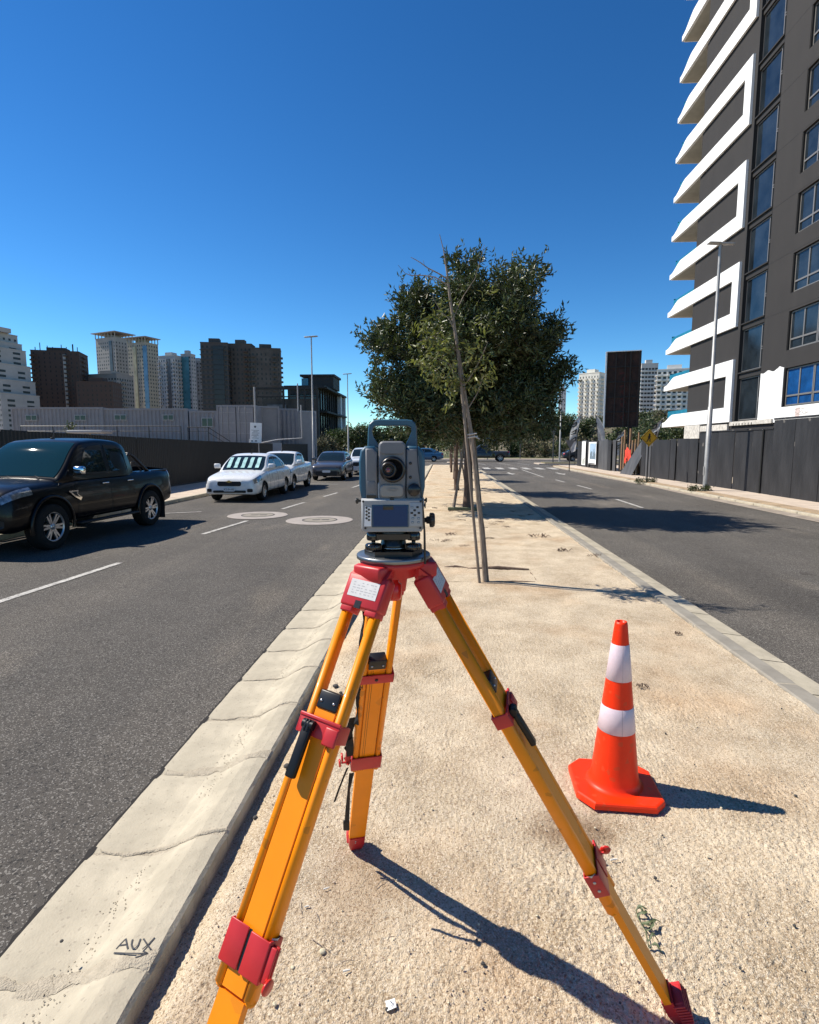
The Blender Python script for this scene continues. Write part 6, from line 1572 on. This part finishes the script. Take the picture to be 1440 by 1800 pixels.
# mound shadows under trunks: low earth rims
def rim(x, y, w_, d_, label):
    m = MB()
    for a_, b_ in (((-w_,-d_),(w_,-d_)),((w_,-d_),(w_,d_)),((w_,d_),(-w_,d_)),((-w_,d_),(-w_,-d_))):
        m.tube([(a_[0],a_[1],.0),((a_[0]+b_[0])/2,(a_[1]+b_[1])/2+random.uniform(-.03,.03),.015),(b_[0],b_[1],.0)], .03, 6)
    return single('tree_pit_edge', m, M_dirt, label, 'earth edging', loc=(x, y, 0))
# ---- leaning sapling with stakes
SX, SY = .49, 6.52
t = thing('sapling', 'thin leaning sapling with yellowish leaves and bare top twigs, tied to stakes', 'tree', (SX, SY, 0))
def sp(px, py, dy=0): x, z = AY(px, py, SY+dy); return Vector((x-SX, dy, z))
trunk_px = [(853,1024),(846,930),(838,850),(828,760),(818,700),(806,620),(798,570),(792,530),(786,480),(780,440),(773,412)]
rad_ = [.027,.025,.025,.024,.023,.020,.019,.016,.011,.006,.003]
m = MB().tube([sp(*q) for q in trunk_px], rad_, 10)
def br(pts, r0, r1): m.tube([sp(*q) for q in pts], list(np.linspace(r0, r1, len(pts))), 6)
br([(786,490),(770,480),(752,471),(740,462),(730,456),(722,452)], .009, .003); br([(752,471),(746,466),(744,457)], .004, .002); br([(789,502),(765,487),(745,484),(722,484),(712,480),(700,466)], .008, .002); br([(722,484),(718,477)], .003, .002)
br([(800,585),(790,560),(775,548),(760,520)], .008, .003); br([(806,620),(785,600),(760,590),(738,600)], .008, .003); br([(815,680),(790,640),(770,630),(748,628)], .009, .003); br([(815,680),(835,650),(850,620),(858,600)], .009, .003); br([(822,720),(840,690),(850,660)], .008, .003); br([(796,560),(815,520),(835,490),(852,430)], .006, .002); br([(808,640),(800,600),(794,560)], .006, .003)
obj('trunk', m, M_bark2, t)
cl = [(748,622,20),(765,640,24),(785,655,24),(800,670,22),(770,610,18),(760,600,16),(745,640,14),(840,640,17),(850,655,15),(835,665,18),(846,610,12),(820,690,14),(790,690,14),(782,585,12),(758,560,10),(775,560,10),(845,690,12),(800,720,10)]
lb = []
for px, py, r in cl:
    v_ = sp(px, py, random.uniform(-.12,.12)); lb.append((v_.x, v_.y, v_.z, r/150))
me, _, _, _ = crown_mesh('foliage', lb, 85, 9, .085, .027, up=.1, droop=.7, tw_len=.12); link('foliage', me, M_leafy, t)
lb2 = []
for px, py, r in [(760,520,14),(775,500,12),(800,500,12),(790,530,12),(815,560,14),(742,560,12),(860,560,16),(850,520,12),(700+130,600,14)]:
    v_ = sp(px, py, random.uniform(-.1,.1)); lb2.append((v_.x, v_.y, v_.z, r/150))
me, _, _, _ = crown_mesh('sparse_foliage', lb2, 26, 5, .07, .02, up=.3, droop=.4, tw_len=.12); link('sparse_foliage', me, M_leafy, t)
def stake(pts, dy, r, label, mm=M_bark2):
    P0 = [sp(px, py, dy) for px, py in pts]
    return single('tree_stake', MB().tube(P0, r, 8), mm, label, 'stake', loc=(SX, SY, 0))
stake([(843,1024),(832,905),(822,790),(812,690),(803,600)], -.05, .017, 'weathered stake tied in front of the leaning sapling trunk', mat('grey_wood', (.22,.17,.13), .85, var=.35, vscale=18, stretch=(1,1,.12), bump=1, bscale=50))
stake([(858,1026),(850,930),(838,850),(826,765)], .03, .016, 'pale stake just right of the sapling trunk', mat('grey_wood', ()))
t_ = MB(); 
for px, py in ((827,765),(829,770)): p = sp(px, py); t_.tube([(p.x-.06,p.y-.05,p.z),(p.x+.07,p.y-.05,p.z+.02)], .008, 5)
t_.tube([sp(828,766)+Vector((.03,-.05,0)), sp(838,772)+Vector((.03,-.06,0))], .007, 5)
obj('tie', t_, mat('tie_cloth', (.5,.46,.42), .8), bpy.data.objects['sapling'])
def stake2(a, b, r, label): 
    return single('tree_stake', MB().tube([(0,0,0), tuple(np.array(b)-np.array(a))], r, 8), mat('grey_wood', ()), label, 'stake', loc=a)
stake2((.27,14.0,0), (.66,14.2,2.5), .035, 'dark stake leaning against the big tree trunk from the left')
stake2((1.0,14.6,0), (.72,14.4,2.4), .03, 'stake leaning on the big tree trunk from the right')
stake2((.85,20.2,0), (.5,20.3,2.0), .03, 'stake at the second median tree')
single('timber_beam', MB().box((-.42,-.04,0),(.42,.04,.07), bev=.01), mat('green_wood', (.12,.13,.07), .8, var=.3, vscale=8), 'short greenish timber beam lying at the foot of the big median tree', 'beam', loc=(.55, 13.85, .01))
# shallow timber-edged pit at the sapling
t = thing('planting_pit', 'shallow rectangular planting pit with thin edging boards beside the sapling', 'planting pit', (0, 0, 0))
def edge(a, b, h=.022, w_=.012):
    (x0_, y0_), (x1_, y1_) = G(*a), G(*b); obj('edging_board', MB().tube([(x0_,y0_,-.01),((x0_+x1_)/2,(y0_+y1_)/2,h*.8),(x1_,y1_,-.005)], w_, 6, flat=1.6), M_bark, t)
edge((781,997),(822,999)); edge((822,1000),(930,1002), .03, .016); edge((860,1024),(941,1023), .012, .008); edge((930,1003),(943,1020), .006, .005)
# ---- background greenery
def bush(px, Y, wpx, ptop, label, cat='shrub', m=None, base=0, trunk=False, group='greenery beyond the junction', leafn=1500, ls=None, zb=None):
    x, zt = AY(px, ptop, Y); w_ = wpx/986*Y/2; z0 = zb if zb is not None else (hill_z(x, Y)-.1 if x > 6 and Y > 78 else 0); hh = max(.6, zt-z0)
    t = thing('background_tree' if trunk else 'shrub', label, cat, (x, Y, z0), 0, group); lb = []
    b0 = .35*hh if trunk else 0
    for _ in range(14):
        zz = random.uniform(b0, hh*.82); k = 1-abs((zz-b0)/(hh-b0)-.45)*.9; r_ = min(w_, hh)*random.uniform(.22,.42); lb.append((random.uniform(-1,1)*w_*.75*k, random.uniform(-1,1)*w_*.5*k, max(zz, r_*.5), r_))
    L_ = ls or max(.10, Y*.0036); me, _, _, _ = crown_mesh('crown' if trunk else 'foliage', lb, leafn//8, 8, L_, L_*.5, tw_len=L_*2.5)
    link('crown' if trunk else 'foliage', me, m or M_leaff, t)
    mb = MB().tube([(0,0,-.1),(0,0,max(b0, hh*.3)),(.1,0,hh*.7)], [.02*hh+.03,.015*hh+.02,.02], 6); limbs(mb, (0,0,b0*.8+.1), [q[:3] for q in lb[:4]], .03, .01, 4)
    obj('trunk' if trunk else 'stems', mb, M_bark, t)
G2 = M_leafg
for a in [(590,70,46,757,'bright green tree between the two left street lamps','tree',None),(622,66,40,752,'dark bushy tree right of the second left street lamp','tree',M_leaf),(560,60,30,770,'low bushes at the foot of the black modern building','shrub',G2),
          (575,64,34,772,'grey green shrub beside the left road','shrub',G2),(645,75,50,745,'dark tree seen left of the instrument handle','tree',M_leaf),(690,80,70,742,'yellow green tree seen through the instrument handle','tree',None),(745,84,60,735,'dark tree behind the instrument','tree',M_leaf),
          (800,80,70,738,'dense dark tree behind the median trunks','tree',M_leaf),(850,76,60,735,'dark tree over the crossing pickup','tree',M_leaf),(900,80,64,730,'dark leafy tree right of the crossing pickup','tree',M_leaf),(945,84,56,738,'mid green tree left of the distant street lamp','tree',None),
          (985,90,60,722,'tall dark tree by the distant street lamp','tree',M_leaf),(1020,100,50,742,'dark pines on the slope behind the flags','tree',M_leaf)]:
    bush(a[0], a[1], a[2], a[3], a[4], a[5], a[6], trunk=a[5] == 'tree', leafn=5200)
for a in [(930,74,34,776,'rounded yellow grey shrub at the far junction',G2),(958,73,30,780,'dry golden shrub right of the rounded one',G2),(905,76,30,779,'small green shrub left of the yellow grey one',None),(985,76,34,778,'dark low shrub behind the distant lamp',M_leaf),(660,72,30,785,'low green shrub left of the instrument',None),(1010,80,40,765,'shrubs at the foot of the slope',G2)]:
    bush(a[0], a[1], a[2], a[3], a[4], 'shrub', a[5], leafn=1500)
bush(121, 34, 16, 742, 'small plant poking above the left fence before the containers', 'plant', None, zb=1.9, leafn=260, ls=.12, group='plants by the containers')
for i in range(46):     # scattered scrub on the slope
    px = random.uniform(1000, 1225); Y = random.uniform(95, 190); x = AY(px, 780, Y)[0]; z = hill_z(x, Y)
    if x < 8: continue
    r_ = random.uniform(1.0, 2.6); lb = [(random.uniform(-r_,r_), random.uniform(-r_,r_)*.6, random.uniform(.2,1)*r_*.6, r_*.5) for _ in range(6)]
    me, _, _, _ = crown_mesh('slope_shrub', lb, 110, 7, .5, .25, tw_len=.9); o = link('slope_shrub', me, random.choice([M_leaf, M_leaff, G2, M_leaf])); o.location = (x, Y, z-.2)
    o['label'] = 'scrub bush growing on the dry slope behind the hoarding'; o['category'] = 'shrub'; o['group'] = 'scrub bushes on the slope'
# far belt of trees that reads as one mass
lb = []
for i in range(150):
    X_ = -110+135*random.random(); Y_ = random.uniform(150, 185); hh = 5.5+2.5*vnoise(np.array([X_*.07]), np.array([2.2]))[0]*2
    for k in range(3): lb.append((X_+random.uniform(-2,2), Y_+random.uniform(-2,2), hh*random.uniform(.1,.8), random.uniform(1.2,2.4)))
me, _, _, _ = crown_mesh('far_woods', lb, 5200, 7, .9, .5, tw_len=1.6); o = link('far_woods', me, M_leaff); o['kind'] = 'stuff'; o['label'] = 'far belt of dark trees beyond the junction'; o['category'] = 'woods'
# low plants at post feet
for x, y, w_, lab in ((9.15,20.5,.42,'weeds around the foot of the tall lamp post'),(8.95,25.2,.5,'flat weeds at the foot of the yellow warning sign')):
    lb = [(random.uniform(-w_,w_)*.8, random.uniform(-.15,.15), .03, .09) for _ in range(12)]
    me, _, _, _ = crown_mesh('weed', lb, 110, 7, .07, .025, tw_len=.08); o = link('weed', me, M_leaf); o.location = (x, y, 0); o['label'] = lab; o['category'] = 'weed'
# ================================================================== GROUND DEBRIS
def sz(x, y): return float(soil(np.array([x]), np.array([y]))[0])+.006
def at(px, py): x, y = G(px, py); return x, y, sz(x, y)
x, y, z = at(687, 1770)
t = thing('paper_card', 'small crumpled white card with a grey scribble on the sand near the bottom', 'card', (x, y, z+.004), R(20))
obj('sheet', MB().add([(-.014,-.014,0),(.0,-.015,.003),(.014,-.012,.001),(.015,.013,.004),(0,.014,.001),(-.013,.014,.003)], [(0,1,4,5),(1,2,3,4)]), M_white, t)
m = MB(); stroke(m, [(-.006,-.007),(.004,.003),(-.002,.008),(.007,-.002),(.0,-.009)], .0016, .0052); obj('scribble', m, mat('ink_grey', (.2,.22,.25), .8), t)
def stick(px0, py0, px1, py1, r, label, m=None, cat='stick', sag=.006, name='stick'):
    a = Vector(at(px0, py0)); b = Vector(at(px1, py1)); a.z += r; b.z += r; mid = a.lerp(b, .5)+Vector((random.uniform(-1,1)*.1*(b-a).length, random.uniform(-1,1)*.1*(b-a).length, sag))
    return single(name, MB().tube([a-a, mid-a, b-a], [r, r*.9, r*.6], 6), m or M_bark2, label, cat, loc=tuple(a))
M_butt = mat('cigarette_paper', (.74,.70,.62), .8)
stick(1073, 1513, 1086, 1511, .0035, 'white cigarette end right of the tripod, below the cone', M_butt, 'cigarette end', 0, 'cigarette_end')
stick(603, 1709, 616, 1706, .0035, 'cigarette end on the sand right of the lower red clamp', M_butt, 'cigarette end', 0, 'cigarette_end')
stick(536, 1595, 544, 1593, .0028, 'small pale chip beside the left tripod leg', M_butt, 'chip', 0, 'wood_chip'); stick(569, 1565, 579, 1562, .003, 'pale chip left of the leg shadow', M_butt, 'chip', 0, 'wood_chip')
for a in [(661,1563,685,1547,'straw lying just left of the shadow of the far leg'),(528,1583,530,1606,'short straw beside the left leg'),(556,1604,555,1628,'thin straw between the legs'),(548,1650,580,1673,'thin twig near the round pebble'),(600,1692,625,1690,'twig above the cigarette end'),
          (680,1655,694,1648,'tiny twig under the leg shadow'),(960,965,1010,972,'twig on the sand right of the planting pit'),(745,1195,790,1175,'twig by the far tripod leg')]:
    stick(*a[:4], .0014, a[4])
# dead leafy debris
def debris(px, py, wpx, label, m=M_bark, n=14, s=1):
    x, y, z = at(px, py); sc = wpx/986*y/1; mb = MB()
    for _ in range(n):
        a = random.random()*6.28; p = Vector((random.uniform(-.5,.5)*sc, random.uniform(-.5,.5)*sc*.8, .004)); l_ = sc*random.uniform(.15,.4); mb.tube([p, p+Vector((math.cos(a)*l_*.5, math.sin(a)*l_*.5, .02*s)), p+Vector((math.cos(a)*l_, math.sin(a)*l_, .004))], [.003*s,.0025*s,.001], 4)
    single('plant_debris', mb, m, label, 'plant debris', loc=(x, y, z))
debris(945, 943, 30, 'dark dry plant clump on the sand right of the sapling', s=2.2); debris(990, 970, 22, 'small dark plant scrap near the right kerb', s=1.8); debris(793, 942, 16, 'dry tuft left of the sapling', s=1.6); debris(1045, 978, 26, 'dry scraps in the tree shadow by the right kerb', s=1.5)
debris(1191, 1115, 14, 'small dry scrap above the cone', s=1); debris(1130, 1210, 20, 'dry scrap right of the cone top', s=1)
for i in range(34):
    px, py = random.uniform(760, 1000), random.uniform(850, 960); x, y = G(px, py)
    if not (SX0+.2 < x < SX1-.2): continue
    mb = MB()
    for _ in range(5):
        a = random.random()*6.28; l_ = random.uniform(.03,.10); mb.tube([(random.uniform(-.1,.1),random.uniform(-.1,.1),.004), (l_*math.cos(a),l_*math.sin(a),.022)], [.004,.002], 4)
    o = single('leaf_litter', mb, M_bark, 'small dark scrap of leaf litter on the median sand', 'leaf litter', group='leaf litter on the median', loc=(x, y, sz(x, y)))
# low creeping weed by the right leg
x, y, z = at(1140, 1645)
t = thing('weed', 'small grey green creeping weed with curled leaves beside the right tripod leg', 'weed', (x, y, z))
base = [(1118,1608),(1122,1622),(1128,1634),(1135,1645),(1138,1660),(1140,1672)]
for i, (bx_, by_) in enumerate(base):
    p = Vector(at(bx_, by_)); 
    for j in range(2 if i % 2 == 0 else 1):
        q_ = Vector(at(bx_+random.uniform(12,36)*(.6 if i == 0 else 1), by_+random.uniform(-16,12))); d = q_-p; mb = MB(); v = []
        nrm = Vector((-d.y, d.x, 0)).normalized()
        for k in range(9):
            u = k/8; c_ = p+d*u+Vector((0,0,.018*math.sin(u*3.0)+.004))+nrm*.006*math.sin(u*7+i); wd = .0058*math.sin(math.pi*min(1,u*.93+.07))**.7*(1+.35*math.sin(u*22+j))
            v += [(c_-nrm*wd-Vector((x,y,z)))[:], (c_+Vector((0,0,-.003))-Vector((x,y,z)))[:], (c_+nrm*wd-Vector((x,y,z)))[:]]
        mb.add(v, [(k*3+a, k*3+a+1, k*3+a+4, k*3+a+3) for k in range(8) for a in range(2)], True); obj('leaf', mb, M_weed, t)
obj('stem', MB().tube([tuple(Vector(at(*q))-Vector((x,y,z))+Vector((0,0,.004))) for q in base], .0018, 5), M_weed, t)
# stones
def stone(px, py, s, label, m=None):
    x, y, z = at(px, py); bm = bmesh.new(); bmesh.ops.create_icosphere(bm, subdivisions=2, radius=s)
    for v in bm.verts: v.co *= 1+.25*(vnoise(np.array([v.co.x*90+px]), np.array([v.co.y*90+v.co.z*70]))[0]); v.co.z *= .65
    me = bpy.data.meshes.new('stone'); bm.to_mesh(me); bm.free(); o = link('stone', me, m or M_pebble); o.location = (x, y, z+s*.3); o.rotation_euler = (0,0,px); o['label'] = label; o['category'] = 'stone'
M_stone = mat('dark_stone', (.07,.065,.06), .9, var=.3, vscale=60)
stone(504, 1342, .016, 'dark angular stone beside the left tripod leg lever', M_stone); stone(448, 1424, .010, 'small dark pebble left of the left leg', M_stone); stone(567, 1673, .010, 'round brown pebble between the legs'); stone(590, 1176+30, .020, 'flat dark stone seen between the left leg rods', M_stone); stone(599, 1218, .012, 'small dark stone below the flat one', M_stone)
stone(109, 1662, .006, 'tiny black stone in the gutter by the kerb', M_stone); stone(515, 1700, .006, 'little pebble near the lower clamp')
for i in range(60):
    py = random.uniform(1080, 1790); px = random.uniform(420, 1400); x, y = G(px, py)
    if not (SX0+.1 < x < SX1-.1): continue
    s_ = random.uniform(.003, .007); bm = bmesh.new(); bmesh.ops.create_icosphere(bm, subdivisions=1, radius=s_)
    for v in bm.verts: v.co *= random.uniform(.8, 1.2)
    me = bpy.data.meshes.new('pebble'); bm.to_mesh(me); bm.free(); o = link('pebble', me, random.choice([M_pebble, M_pebble, M_stone])); o.location = (x, y, sz(x, y)+s_*.4)
    o['label'] = 'loose pebble lying on the median sand'; o['category'] = 'pebble'; o['group'] = 'pebbles on the median'
